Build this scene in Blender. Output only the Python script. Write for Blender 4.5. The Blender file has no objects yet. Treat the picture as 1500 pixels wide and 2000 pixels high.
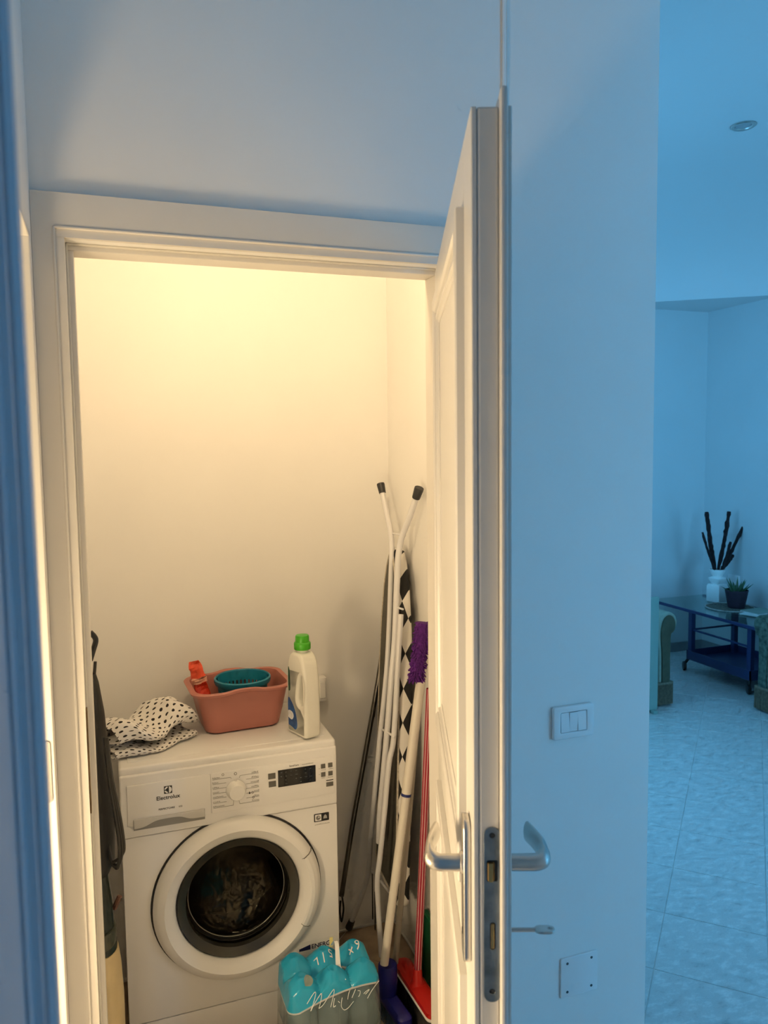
import bpy, bmesh, math, random
from mathutils import Matrix, Vector, noise

# ------------------------------------------------------------------ camera
# axes: X along the closet wall (right), Y into the closet, Z up; camera at the origin of X, Y
CAM_H = 1.6856
F_PX = 1524.0                       # focal length in pixels of the 1500 x 2000 frame
def _n(v): return Vector(v).normalized()
_down = _n((240, 18600, F_PX))
_y = Vector((-548, -117.8, F_PX)); _y = (_y - _down * _y.dot(_down)).normalized()
_up = -_down
_x = _y.cross(_up)
ROT = Matrix((_x, _y, _up))         # camera (right, down, forward) -> world
sc = bpy.context.scene
col = sc.collection
cam_d = bpy.data.cameras.new('camera')
cam = bpy.data.objects.new('camera', cam_d); col.objects.link(cam)
cam_d.sensor_fit = 'VERTICAL'; cam_d.sensor_height = 36.0
cam_d.lens = 36.0 * F_PX / 2000.0
cam_d.clip_start = 0.02
cr, cd, cf = ROT.col[0], ROT.col[1], ROT.col[2]
cam.matrix_world = Matrix(((cr[0], -cd[0], -cf[0], 0), (cr[1], -cd[1], -cf[1], 0), (cr[2], -cd[2], -cf[2], CAM_H), (0, 0, 0, 1)))
cam_d.dof.use_dof = True; cam_d.dof.focus_distance = 2.0; cam_d.dof.aperture_fstop = 9.0
sc.camera = cam

# ------------------------------------------------------------------ world, daylight, exposure
BLUE = (0.15, 0.56, 1.0)
WARM = (1.0, 0.72, 0.40)
w = bpy.data.worlds.new('world'); sc.world = w; w.use_nodes = True
w.node_tree.nodes['Background'].inputs[0].default_value = (0.10, 0.42, 0.9, 1)
w.node_tree.nodes['Background'].inputs[1].default_value = 0.6
def area_light(name, loc, rot, sx, sy, power, color):
    l = bpy.data.lights.new(name, 'AREA'); l.shape = 'RECTANGLE'; l.size = sx; l.size_y = sy
    l.energy = power; l.color = color
    o = bpy.data.objects.new(name, l); o.location = loc; o.rotation_euler = rot; col.objects.link(o)
    return o
# daylight through the large window in the living room's south wall (behind the camera, to the right)
area_light('window_daylight', (3.59, -2.38, 1.5), (math.radians(90), 0, 0), 1.75, 2.1, 108, BLUE)
# daylight through the living room's west window, beyond the closet
area_light('west_window_daylight', (1.17, 3.8, 1.5), (math.radians(90), 0, math.radians(-90)), 1.5, 2.1, 33, BLUE)
sc.view_settings.view_transform = 'Standard'; sc.view_settings.look = 'None'
sc.view_settings.exposure = 0.0; sc.view_settings.gamma = 1.0; sc.view_settings.use_curve_mapping = False
sc.cycles.use_denoising = True
sc.cycles.max_bounces = 8; sc.cycles.diffuse_bounces = 4; sc.cycles.glossy_bounces = 3; sc.cycles.transmission_bounces = 4; sc.cycles.transparent_max_bounces = 16
sc.cycles.use_adaptive_sampling = True; sc.cycles.adaptive_threshold = 0.07; sc.cycles.adaptive_min_samples = 10
sc.cycles.caustics_reflective = False; sc.cycles.caustics_refractive = False
sc.cycles.sample_clamp_indirect = 6.0

# ------------------------------------------------------------------ pixel -> world helpers
def ray(x, y): return ROT @ Vector((x - 750.0, y - 1000.0, F_PX))
def atY(x, y, Y): r = ray(x, y) * (Y / ray(x, y)[1]); return Vector((r[0], r[1], r[2] + CAM_H))
def atX(x, y, X): r = ray(x, y) * (X / ray(x, y)[0]); return Vector((r[0], r[1], r[2] + CAM_H))
def atZ(x, y, Z): r = ray(x, y) * ((Z - CAM_H) / ray(x, y)[2]); return Vector((r[0], r[1], Z))

# ------------------------------------------------------------------ materials
MATS = {}
def mat(name, color, rough=0.5, metal=0.0, bump=0.0, bscale=60.0, vary=0.0, vscale=8.0, spec=0.5, alpha=1.0, trans=0.0, emit=None, estr=0.0, coat=0.0):
    if name in MATS: return MATS[name]
    m = bpy.data.materials.new(name); m.use_nodes = True
    nt = m.node_tree; b = nt.nodes['Principled BSDF']
    b.inputs['Base Color'].default_value = (*color, 1); b.inputs['Roughness'].default_value = rough
    b.inputs['Metallic'].default_value = metal; b.inputs['Specular IOR Level'].default_value = spec
    b.inputs['Transmission Weight'].default_value = trans; b.inputs['Coat Weight'].default_value = coat
    b.inputs['Alpha'].default_value = alpha
    tc = nt.nodes.new('ShaderNodeTexCoord')
    if vary > 0:
        n = nt.nodes.new('ShaderNodeTexNoise'); n.inputs['Scale'].default_value = vscale; n.inputs['Detail'].default_value = 6
        nt.links.new(tc.outputs['Object'], n.inputs['Vector'])
        r = nt.nodes.new('ShaderNodeValToRGB')
        r.color_ramp.elements[0].position = 0.3; r.color_ramp.elements[1].position = 0.7
        r.color_ramp.elements[0].color = (*[c * (1 - vary) for c in color], 1)
        r.color_ramp.elements[1].color = (*[min(1, c * (1 + vary * 0.4)) for c in color], 1)
        nt.links.new(n.outputs['Fac'], r.inputs['Fac']); nt.links.new(r.outputs['Color'], b.inputs['Base Color'])
    if bump > 0:
        n2 = nt.nodes.new('ShaderNodeTexNoise'); n2.inputs['Scale'].default_value = bscale; n2.inputs['Detail'].default_value = 4
        nt.links.new(tc.outputs['Object'], n2.inputs['Vector'])
        bp = nt.nodes.new('ShaderNodeBump'); bp.inputs['Strength'].default_value = bump; bp.inputs['Distance'].default_value = 0.002
        nt.links.new(n2.outputs['Fac'], bp.inputs['Height']); nt.links.new(bp.outputs['Normal'], b.inputs['Normal'])
    if emit:
        b.inputs['Emission Color'].default_value = (*emit, 1); b.inputs['Emission Strength'].default_value = estr
    MATS[name] = m
    return m
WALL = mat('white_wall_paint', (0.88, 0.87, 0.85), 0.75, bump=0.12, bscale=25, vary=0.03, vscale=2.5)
LIVW = mat('dimmed_living_wall_paint', (0.66, 0.69, 0.70), 0.75, bump=0.12, bscale=25, vary=0.03, vscale=2.5)  # white walls, greyed in the colour so the living room looks less lit
CEIL = mat('white_ceiling_paint', (0.70, 0.70, 0.70), 0.8, bump=0.08, bscale=30)
LACQ = mat('white_door_lacquer', (0.80, 0.78, 0.74), 0.32, bump=0.04, bscale=18, vary=0.03, vscale=5)
LACQ2 = mat('white_casing_lacquer', (0.76, 0.73, 0.68), 0.38, bump=0.04, bscale=18, vary=0.03, vscale=5)
ENAMEL = mat('white_enamel', (0.83, 0.83, 0.83), 0.28, vary=0.01)
PLASTW = mat('white_plastic', (0.83, 0.83, 0.82), 0.35, vary=0.01)
BLACK = mat('black_plastic', (0.012, 0.012, 0.013), 0.35, vary=0.1)
RUBBER = mat('dark_rubber', (0.03, 0.03, 0.032), 0.5, vary=0.1)
INK = mat('black_print', (0.02, 0.02, 0.02), 0.5, vary=0.1)
GREYINK = mat('grey_print', (0.22, 0.21, 0.20), 0.5, vary=0.1)
STEEL = mat('brushed_nickel', (0.62, 0.60, 0.57), 0.28, metal=1.0, bump=0.05, bscale=120)
CHROME = mat('chrome_tube', (0.20, 0.19, 0.17), 0.30, metal=1.0, vary=0.05)
PLATE = mat('worn_steel_plate', (0.30, 0.34, 0.36), 0.38, metal=0.9, vary=0.45, vscale=40)
BRASS = mat('brass', (0.55, 0.38, 0.16), 0.35, metal=1.0, vary=0.2, vscale=60)

def schlick(nt, f0):
    lw = nt.nodes.new('ShaderNodeLayerWeight'); lw.inputs['Blend'].default_value = .5
    p = nt.nodes.new('ShaderNodeMath'); p.operation = 'POWER'; p.inputs[1].default_value = 5.0; nt.links.new(lw.outputs['Facing'], p.inputs[0])
    m = nt.nodes.new('ShaderNodeMath'); m.operation = 'MULTIPLY_ADD'; m.inputs[1].default_value = 1 - f0; m.inputs[2].default_value = f0; nt.links.new(p.outputs[0], m.inputs[0])
    return m
# ------------------------------------------------------------------ mesh helpers
WORLD = {}
def link(o, parent=None, origin=Vector((0, 0, 0))):
    col.objects.link(o)
    WORLD[o.name] = Vector(origin)
    if parent:
        o.parent = parent; o.location = Vector(origin) - WORLD[parent.name]
    else:
        o.location = origin
    return o
def mk(name, bm, m, parent=None, M=None, smooth=False, keep=None, kind=None):
    """bmesh in world (or local, with M) coordinates -> one mesh object whose origin is its own base"""
    if M is not None: bm.transform(M)
    if not keep:
        bmesh.ops.recalc_face_normals(bm, faces=bm.faces)
    vs = [v.co for v in bm.verts]
    o0 = Vector(((min(v[0] for v in vs) + max(v[0] for v in vs)) / 2, (min(v[1] for v in vs) + max(v[1] for v in vs)) / 2, min(v[2] for v in vs)))
    bm.transform(Matrix.Translation(-o0))
    me = bpy.data.meshes.new(name); bm.to_mesh(me); bm.free()
    if smooth:
        for p in me.polygons: p.use_smooth = True
        try: me.set_sharp_from_angle(angle=math.radians(38))
        except Exception: pass
    for q in (m if isinstance(m, (list, tuple)) else [m]): me.materials.append(q)
    o = bpy.data.objects.new(name, me)
    if kind: o['kind'] = kind
    return link(o, parent, o0)
def empty(name, loc):
    o = bpy.data.objects.new(name, None); o.empty_display_size = 0.05
    return link(o, None, Vector(loc))
def tag(o, label, cat, group=None):
    o['label'] = label; o['category'] = cat
    if group: o['group'] = group
    return o
def struct(o, label=None):
    o['kind'] = 'structure'
    if label: o['label'] = label
    return o
def B(x0, x1, y0, y1, z0, z1, bev=0.0, seg=2, bm=None):
    own = bm is None
    t = bmesh.new()
    bmesh.ops.create_cube(t, size=1.0)
    for v in t.verts:
        v.co = Vector((x0 + (v.co[0] + .5) * (x1 - x0), y0 + (v.co[1] + .5) * (y1 - y0), z0 + (v.co[2] + .5) * (z1 - z0)))
    if bev > 0: bmesh.ops.bevel(t, geom=t.edges[:], offset=bev, segments=seg, affect='EDGES', profile=0.5)
    if own: return t
    merge(bm, t); return bm
def merge(a, b):
    me = bpy.data.meshes.new('tmp'); b.to_mesh(me); b.free(); a.from_mesh(me); bpy.data.meshes.remove(me); return a
def loft(rings, closed=True, caps=True, bm=None, uvs=None):
    bm = bm or bmesh.new()
    R = [[bm.verts.new(p) for p in r] for r in rings]
    n = len(R[0])
    for i in range(len(R) - 1):
        for j in range(n if closed else n - 1):
            k = (j + 1) % n
            try: bm.faces.new((R[i][j], R[i][k], R[i + 1][k], R[i + 1][j]))
            except ValueError: pass
    if caps and closed:
        bm.faces.new(list(reversed(R[0]))); bm.faces.new(R[-1])
    return bm
def lathe(prof, n=32, M=None, caps=True, bm=None):
    rings = [[Vector((r * math.cos(2 * math.pi * j / n), r * math.sin(2 * math.pi * j / n), z)) for j in range(n)] for r, z in prof]
    if M is not None: rings = [[M @ p for p in r] for r in rings]
    return loft(rings, True, caps, bm)
def frame_rings(pts, radii, n=12, squash=1.0):
    pts = [Vector(p) for p in pts]; rings = []
    t0 = (pts[1] - pts[0]).normalized()
    ref = Vector((0, 0, 1)) if abs(t0[2]) < 0.9 else Vector((1, 0, 0))
    u = t0.cross(ref).normalized()
    for i, p in enumerate(pts):
        t = (pts[min(i + 1, len(pts) - 1)] - pts[max(i - 1, 0)]).normalized()
        u = (u - t * u.dot(t)).normalized(); v = t.cross(u)
        r = radii[i] if isinstance(radii, (list, tuple)) else radii
        rings.append([p + (u * math.cos(2 * math.pi * j / n) + v * math.sin(2 * math.pi * j / n) * squash) * r for j in range(n)])
    return rings
def smoothpath(pts, per=6):
    pts = [Vector(p) for p in pts]; out = []
    for i in range(len(pts) - 1):
        p0 = pts[max(i - 1, 0)]; p1 = pts[i]; p2 = pts[i + 1]; p3 = pts[min(i + 2, len(pts) - 1)]
        for k in range(per):
            t = k / per
            out.append(0.5 * ((2 * p1) + (p2 - p0) * t + (2 * p0 - 5 * p1 + 4 * p2 - p3) * t * t + (3 * p1 - p0 - 3 * p2 + p3) * t ** 3))
    out.append(pts[-1]); return out
def tube(pts, r, n=12, bm=None, squash=1.0): return loft(frame_rings(pts, r, n, squash), True, True, bm)
def rrect(hx, hy, r, n=6):
    out = []; r = min(r, hx * .98, hy * .98)
    for cx, cy, a0 in ((hx - r, hy - r, 0), (-hx + r, hy - r, 90), (-hx + r, -hy + r, 180), (hx - r, -hy + r, 270)):
        for k in range(n + 1):
            a = math.radians(a0 + 90 * k / n); out.append((cx + r * math.cos(a), cy + r * math.sin(a)))
    return out
def frameM(o, x, y, z):
    o, x, y, z = map(Vector, (o, x, y, z))
    return Matrix(((x[0], y[0], z[0], o[0]), (x[1], y[1], z[1], o[1]), (x[2], y[2], z[2], o[2]), (0, 0, 0, 1)))
def plate(splines, half, bev=0.0, res=2):
    """2D outlines (holes allowed) -> solid plate along local z, thickness 2*(half), as bmesh"""
    c = bpy.data.curves.new('tmp', 'CURVE'); c.dimensions = '2D'; c.fill_mode = 'BOTH'
    c.extrude = max(half - bev, 0.0); c.bevel_depth = bev; c.bevel_resolution = res; c.offset = -bev
    for s in splines:
        sp = c.splines.new('POLY'); sp.points.add(len(s) - 1); sp.use_cyclic_u = True
        for p, q in zip(sp.points, s): p.co = (q[0], q[1], 0, 1)
    return _curve_bm(c)
def _curve_bm(c):
    o = bpy.data.objects.new('tmp', c); col.objects.link(o)
    dg = bpy.context.evaluated_depsgraph_get(); dg.update()
    me = bpy.data.meshes.new_from_object(o.evaluated_get(dg))
    bm = bmesh.new(); bm.from_mesh(me); bpy.data.meshes.remove(me)
    bpy.data.objects.remove(o); bpy.data.curves.remove(c)
    bmesh.ops.remove_doubles(bm, verts=bm.verts, dist=1e-6)
    return bm
def text_bm(s, size, extrude=0.0003, align='CENTER', bold=0.0):
    c = bpy.data.curves.new('tmp', 'FONT'); c.body = s; c.size = size; c.align_x = align; c.align_y = 'CENTER'
    c.extrude = extrude; c.offset = bold; c.resolution_u = 3
    return _curve_bm(c)
def sheet(fn, nu, nv, name_uv=True, su=1.0, sv=1.0):
    """grid surface with uv"""
    bm = bmesh.new(); uvl = bm.loops.layers.uv.new('UVMap')
    V = [[bm.verts.new(fn(i / nu, j / nv)) for j in range(nv + 1)] for i in range(nu + 1)]
    for i in range(nu):
        for j in range(nv):
            f = bm.faces.new((V[i][j], V[i + 1][j], V[i + 1][j + 1], V[i][j + 1]))
            for l, (a, b) in zip(f.loops, ((i, j), (i + 1, j), (i + 1, j + 1), (i, j + 1))): l[uvl].uv = (a / nu * su, b / nv * sv)
    return bm
rnd = random.Random(7)

# ================================================================== THE SETTING
WY = 1.512          # front face of the closet wall
XL = -0.1026        # face of the hall's left wall
XE = 1.2115         # end of the closet wall (corner to the living room)
LX, LY = 4.60, 5.10 # living room far walls
HX = 2.6            # end of the unseen hall wall, drawn out to block window daylight
SY = -2.5           # south wall with the window
ZC = 3.3
CXR, CYB, CXL = 0.915, 2.51, -0.16
OX0, OX1, OZ = -0.050, 0.686, 2.060     # structural opening of the closet door

def wallmesh(boxes):
    bm = bmesh.new()
    for b in boxes: B(*b, bm=bm)
    return bm
struct(mk('wall_front', wallmesh([(XL, OX0, WY, 1.6, 0, ZC), (OX1, XE, WY, 1.6, 0, ZC), (OX0, OX1, WY, 1.6, OZ, ZC)]), WALL), 'white plaster wall around the closet door')
struct(mk('wall_right', wallmesh([(CXR, XE, 1.6, 2.62, 0, ZC), (XE - .12, XE, 2.62, 3.0, 0, ZC), (XE - .12, XE, 4.6, LY, 0, ZC), (XE - .12, XE, 3.0, 4.6, 0, .4), (XE - .12, XE, 3.0, 4.6, 2.6, ZC)]), WALL), 'white partition right of the closet')
struct(mk('wall_back', B(CXL, CXR, CYB, 2.62, 0, 3.15), WALL), 'white back wall of the closet')
struct(mk('wall_left', B(CXL - 0.1, CXL, 1.6, 2.62, 0, 3.15), WALL), 'white left wall of the closet')
struct(mk('ceiling_closet', B(CXL - 0.1, CXR, 1.6, 2.62, 3.05, 3.15), CEIL), 'closet ceiling')
# hall's left wall with the doorway to the lit side room
DY0, DY1, DZ = 0.62, 1.455, 2.055
struct(mk('wall_hall', wallmesh([(XL - 0.11, XL, -0.8, DY0, 0, ZC), (XL - 0.11, XL, DY1, WY, 0, ZC), (XL - 0.11, XL, DY0, DY1, DZ, ZC)]), WALL), 'left wall of the hall with a side doorway')
struct(mk('wall_hall_blocker', B(-2.1, HX, -0.92, -0.8, 0, ZC), WALL), 'unseen hall wall behind the viewpoint, lengthened to block daylight')
struct(mk('wall_side_room', wallmesh([(-2.1, -2.0, -0.8, 1.7, 0, 2.8), (-2.0, XL - 0.11, 1.6, 1.7, 0, 2.8)]), WALL), 'walls of the warm lit side room')
struct(mk('ceiling_side_room', B(-2.1, XL - 0.11, -0.8, 1.7, 2.8, 2.9), CEIL), 'side room ceiling')
# living room
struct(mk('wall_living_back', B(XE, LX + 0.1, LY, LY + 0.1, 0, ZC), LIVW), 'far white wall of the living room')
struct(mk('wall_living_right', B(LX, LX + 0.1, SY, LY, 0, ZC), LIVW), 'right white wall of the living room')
struct(mk('wall_living_left', B(HX - .1, HX, SY, -0.92, 0, ZC), WALL), 'left white wall of the living room')
WX0, WX1, WZ0, WZ1 = 2.68, 4.5, 0.4, 2.6
struct(mk('wall_south', wallmesh([(HX - .1, WX0, SY - 0.1, SY, 0, ZC), (WX1, LX + 0.1, SY - 0.1, SY, 0, ZC), (WX0, WX1, SY - 0.1, SY, 0, WZ0), (WX0, WX1, SY - 0.1, SY, WZ1, ZC)]), WALL), 'window wall of the living room')
wf = bmesh.new()
for xx in (WX0, (WX0 + WX1) / 2 - .03, WX1 - .06): B(xx, xx + .06, SY - .07, SY - .02, WZ0, WZ1, bm=wf)
for zz in (WZ0, WZ1 - .06): B(WX0, WX1, SY - .07, SY - .02, zz, zz + .06, bm=wf)
struct(mk('window_1', wf, LACQ), 'white window frame')
wf = bmesh.new()
for yy in (3.0, 3.77, 4.54): B(XE - .10, XE - .05, yy, yy + .06, .4, 2.6, bm=wf)
for zz in (.4, 2.54): B(XE - .10, XE - .05, 3.0, 4.6, zz, zz + .06, bm=wf)
struct(mk('window_2', wf, LACQ), 'white west window frame')
# ceiling: flat slab + vaulted corner that comes down to a slanted edge above the far corner
ZS = 2.735
e1 = atZ(1288, 589, ZS); e2 = atZ(1500, 577, ZS)
ed = (e2 - e1).normalized(); en = Vector((ed[1], -ed[0], 0));
if en.dot(-e1) < 0: en = -en
struct(mk('ceiling', B(-2.1, LX + .1, SY - .1, LY + .1, ZC, ZC + .1), CEIL), 'white ceiling')
p1 = e1 + ed * ((LY + .02 - e1[1]) / ed[1]); p2 = e1 + ed * ((LX + .02 - e1[0]) / ed[0])
RA, RZ = 1.25, ZC - ZS
vb = bmesh.new()
NA = 20; rows = []
for k in range(NA + 1):
    a = math.pi / 2 * k / NA
    off = en * (RA * (1 - math.cos(a))); z = ZS + RZ * math.sin(a)
    A = p1 + off - ed * (RA * (1 - math.cos(a)) * abs(en[1] / ed[1])) ; Bq = p2 + off + ed * (RA * (1 - math.cos(a)) * abs(en[0] / ed[0]))
    rows.append((vb.verts.new((A[0], A[1], z)), vb.verts.new((Bq[0], Bq[1], z))))
for k in range(NA): vb.faces.new((rows[k][0], rows[k][1], rows[k + 1][1], rows[k + 1][0]))
c0 = vb.verts.new((LX + .02, LY + .02, ZS)); c1 = vb.verts.new((LX + .02, LY + .02, ZC + .02))
ta, tb = vb.verts.new(rows[NA][0].co + Vector((0, 0, .02))), vb.verts.new(rows[NA][1].co + Vector((0, 0, .02)))
vb.faces.new((rows[0][1], rows[0][0], c0)); vb.faces.new((ta, tb, c1)); vb.faces.new((rows[NA][0], rows[NA][1], tb, ta))
vb.faces.new([r[0] for r in rows] + [ta, c1, c0]); vb.faces.new([r[1] for r in rows] + [tb, c1, c0])
struct(mk('ceiling_vault', vb, CEIL, smooth=True), 'white vaulted corner of the ceiling')

# floor: grout slab and diagonal stone tiles laid as single pieces
def tile_material():
    m = mat('pale_marbled_tile', (0.60, 0.59, 0.57), 0.22, spec=0.5)
    nt = m.node_tree; b = nt.nodes['Principled BSDF']
    tc = nt.nodes.new('ShaderNodeNewGeometry'); mp = nt.nodes.new('ShaderNodeMapping')
    mp.inputs['Scale'].default_value = (2.0, 4.0, 1); mp.inputs['Rotation'].default_value = (0, 0, 0.7)
    nt.links.new(tc.outputs['Position'], mp.inputs['Vector'])
    n = nt.nodes.new('ShaderNodeTexNoise'); n.inputs['Scale'].default_value = 9; n.inputs['Detail'].default_value = 10; n.inputs['Roughness'].default_value = .72
    nt.links.new(mp.outputs['Vector'], n.inputs['Vector'])
    r = nt.nodes.new('ShaderNodeValToRGB')
    r.color_ramp.elements[0].position = .28; r.color_ramp.elements[0].color = (.42, .41, .40, 1)
    r.color_ramp.elements[1].position = .62; r.color_ramp.elements[1].color = (.80, .79, .77, 1)
    nt.links.new(n.outputs['Fac'], r.inputs['Fac']); nt.links.new(r.outputs['Color'], b.inputs['Base Color'])
    mr = nt.nodes.new('ShaderNodeMapRange'); mr.inputs[3].default_value = .34; mr.inputs[4].default_value = .2
    nt.links.new(n.outputs['Fac'], mr.inputs[0]); nt.links.new(mr.outputs[0], b.inputs['Roughness'])
    return m
TILE = tile_material()
TILE2 = mat('warm_tinted_closet_tile', (0.46, 0.36, 0.26), 0.35, vary=0.35, vscale=14)  # same pale tile, with the lamp's warm tint put into its colour
GROUT = mat('pale_grout', (0.86, 0.86, 0.84), 0.8, vary=0.05)
floor = struct(mk('floor', B(-2.1, LX + .1, SY - .1, LY + .1, -0.12, -0.0025), GROUT), 'pale stone tile floor laid diagonally')
def clip(poly, axis, lim, sign):
    out = []
    for i in range(len(poly)):
        a, b = poly[i], poly[(i + 1) % len(poly)]
        da, db = (a[axis] - lim) * sign, (b[axis] - lim) * sign
        if da >= 0: out.append(a)
        if (da >= 0) != (db >= 0):
            t = da / (da - db); out.append((a[0] + (b[0] - a[0]) * t, a[1] + (b[1] - a[1]) * t))
    return out
def tiles(x0, x1, y0, y1, m):
    S = 1 / 3.0; g = 0.0019; q = 2 ** .5
    for i in range(-30, 30):
        for j in range(-30, 40):
            u0, v0 = -.252 + i * S, 2.522 + j * S
            c = [((v + u) / q, (v - u) / q) for u, v in ((u0 + g, v0 + g), (u0 + S - g, v0 + g), (u0 + S - g, v0 + S - g), (u0 + g, v0 + S - g))]
            for ax, lim, sg in ((0, x0, 1), (0, x1, -1), (1, y0, 1), (1, y1, -1)):
                c = clip(c, ax, lim, sg) if c else c
            if len(c) < 3: continue
            ar = abs(sum(c[k][0] * c[(k + 1) % len(c)][1] - c[(k + 1) % len(c)][0] * c[k][1] for k in range(len(c)))) / 2
            if ar < 0.0008: continue
            bm = loft([[Vector((p[0], p[1], -0.008)) for p in c], [Vector((p[0], p[1], 0.0)) for p in c]])
            mk('floor_tile', bm, m, floor)
tiles(1.23, LX - .012, 1.0, LY - .012, TILE)
tiles(1.23, LX - .012, -.8, 1.0, TILE)
tiles(XL, 1.23, -.8, WY - .012, TILE)
tiles(CXL + .004, CXR - .004, 1.6, CYB - .004, TILE2)
SKIRT = mat('grey_stone_skirting', (0.30, 0.30, 0.31), 0.35, vary=0.2, vscale=12)
struct(mk('baseboard_back', B(XE, LX, LY - .012, LY, 0, .075, .002), SKIRT))
struct(mk('baseboard_right', B(LX - .012, LX, SY, LY - .012, 0, .075, .002), SKIRT))
struct(mk('trim_1', wallmesh([(CXL, CXR, CYB - .006, CYB, 0, .006), (CXR - .006, CXR, 1.6, CYB, 0, .006)]), GROUT), 'white caulk line at the closet floor')
struct(mk('trim_2', B(.813, .824, WY - .004, WY, 0, ZC, .0035), WALL), 'thin vertical plaster bead on the wall')

# closet door frame: casing with an inner bead, rebate, seal and stop
fr = struct(empty('trim_3', (0.3, WY, 0)), 'white lacquered door frame of the closet')
CT = 2.135
def casing_profile(kind):
    bm = bmesh.new()
    Y = 1.5
    if kind == 'l':
        B(XL + .0004, -.0665, Y, WY, 0, CT, .0, bm=bm); B(-.0668, OX0, Y + .004, WY + .001, 0, OZ + .0005, .0, bm=bm); B(-.0685, -.0640, Y - .002, WY, 0, OZ + .017, .0018, bm=bm)
    elif kind == 'r':
        B(OX1 + .0165, .765, Y, WY, 0, CT, .0, bm=bm); B(OX1, OX1 + .0168, Y + .004, WY + .001, 0, OZ + .0005, .0, bm=bm); B(OX1 + .014, OX1 + .0185, Y - .002, WY, 0, OZ + .017, .0018, bm=bm)
    else:
        B(-.0666, OX1 + .0166, Y, WY, OZ + .0165, CT, .0, bm=bm); B(OX0 - .0166, OX1 + .0166, Y + .004, WY + .001, OZ, OZ + .0168, .0, bm=bm); B(OX0 - .0165, OX1 + .0165, Y - .002, WY, OZ + .014, OZ + .0185, .0018, bm=bm)
    return bm
mk('casing_side', casing_profile('l'), LACQ2, fr, smooth=True); mk('casing_side', casing_profile('r'), LACQ2, fr, smooth=True); mk('casing_head', casing_profile('t'), LACQ2, fr, smooth=True)
SX0, SX1, SZ = -.037, .673, 2.048
for nm, b in (('jamb', (OX0 - .0, SX0, 1.545, 1.6, 0, SZ)), ('jamb', (SX1, OX1, 1.545, 1.6, 0, SZ)), ('jamb_head', (OX0, OX1, 1.545, 1.6, SZ, OZ))):
    mk(nm, B(*b, .0015), LACQ2, fr)
SEAL = mat('cream_rubber_seal', (0.75, 0.72, 0.64), 0.5, vary=.03)
for nm, b in (('seal', (OX0, OX0 + .004, 1.538, 1.545, 0, OZ)), ('seal', (OX1 - .004, OX1, 1.538, 1.545, 0, OZ)), ('seal', (OX0, OX1, 1.538, 1.545, OZ - .004, OZ))):
    mk(nm, B(*b, .0015), SEAL, fr, smooth=True)
s0 = atY(172, 1380, 1.53); s1 = atY(178, 1585, 1.53)
st = mk('strike_plate', plate([rrect(.011, (s0[2] - s1[2]) / 2, .009)], .0012), mat('tarnished_brass', (.20, .13, .06), .4, metal=.9, vary=.5, vscale=60), fr,
        M=frameM((OX0 + .0014, 1.525, (s0[2] + s1[2]) / 2), (0, -1, 0), (0, 0, 1), (-1, 0, 0)))
st['label'] = 'tarnished strike plate'

# side doorway in the hall's left wall: lining with a steel strike plate on its far jamb
fr2 = struct(empty('trim_4', (XL, 1.05, 0)), 'white lining of the side doorway')
mk('jamb', B(XL - .12, XL + .001, DY1 - .012, DY1, 0, DZ, .002), LACQ, fr2)
mk('jamb', B(XL - .12, XL + .001, DY0, DY0 + .012, 0, DZ, .002), LACQ, fr2)
mk('jamb_head', B(XL - .12, XL + .001, DY0, DY1, DZ - .012, DZ, .002), LACQ, fr2)
sp = mk('strike_plate', plate([rrect(.012, .055, .006)], .001), STEEL, fr2, M=frameM((XL - .017, DY1 - .0132, 1.13), (1, 0, 0), (0, 0, 1), (0, -1, 0)))

# ------------------------------------------------------------------ doors
HINGE = Vector((.633, 1.45, 0)); ddir = Vector((-.3533, -.9355, 0)); dn = Vector((.9355, -.3533, 0))
DM = frameM(HINGE, ddir, dn, (0, 0, 1))
WD, TH, LIP = .743, .0425, .029
door = struct(empty('door_1', HINGE), 'white panelled closet door standing open')
def door_leaf(door, M, wd, x0, panels, zt, LACQ=LACQ):
    mk('leaf', B(x0, wd, .006, LIP, .012, zt, .003), LACQ, door, M=M)
    mk('lip', B(x0, wd + .015, LIP, TH - .006, .012, zt + .014, .003), LACQ, door, M=M, smooth=True)
    for (ya, yb) in ((0, .006), (TH - .006, TH)):
        bm = bmesh.new()
        xs0, xs1 = panels[0][0], panels[0][1]
        B(x0, xs0, ya, yb, .012, zt, .0015, bm=bm); B(xs1, wd, ya, yb, .012, zt, .0015, bm=bm)
        prev = .012
        for (a, b, c, d) in panels: B(xs0, xs1, ya, yb, prev, c, .0015, bm=bm); prev = d
        B(xs0, xs1, ya, yb, prev, zt, .0015, bm=bm)
        mk('rails', bm, LACQ, door, M=M)
        s = -1 if ya == 0 else 1
        yy = 0 if ya == 0 else TH
        for (a, b, c, d) in panels:
            prof = ((-.006, -.004), (-.006, .009), (-.003, .011), (.016, .011), (.020, .008), (.021, .004), (.026, .004), (.028, .0065), (.034, .0065), (.036, .003), (.042, .001), (.042, -.004))
            mb = bmesh.new()
            R = [[mb.verts.new((xx, yy + s * hg, zz)) for xx, zz in ((a + o_, c + o_), (b - o_, c + o_), (b - o_, d - o_), (a + o_, d - o_))] for o_, hg in prof]
            for i in range(len(R)):
                for j in range(4): mb.faces.new((R[i][j], R[i][(j + 1) % 4], R[(i + 1) % len(R)][(j + 1) % 4], R[(i + 1) % len(R)][j]))
            mk('panel_moulding', mb, LACQ, door, M=M)
            mk('panel', B(a + .04, b - .04, *sorted((yy - s * .006, yy - s * .0005)), c + .04, d - .04, .001), LACQ, door, M=M)
door_leaf(door, DM, WD, -.028, [(.085, .648, .22, 1.022), (.085, .648, 1.155, 1.955)], 2.036)
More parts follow.
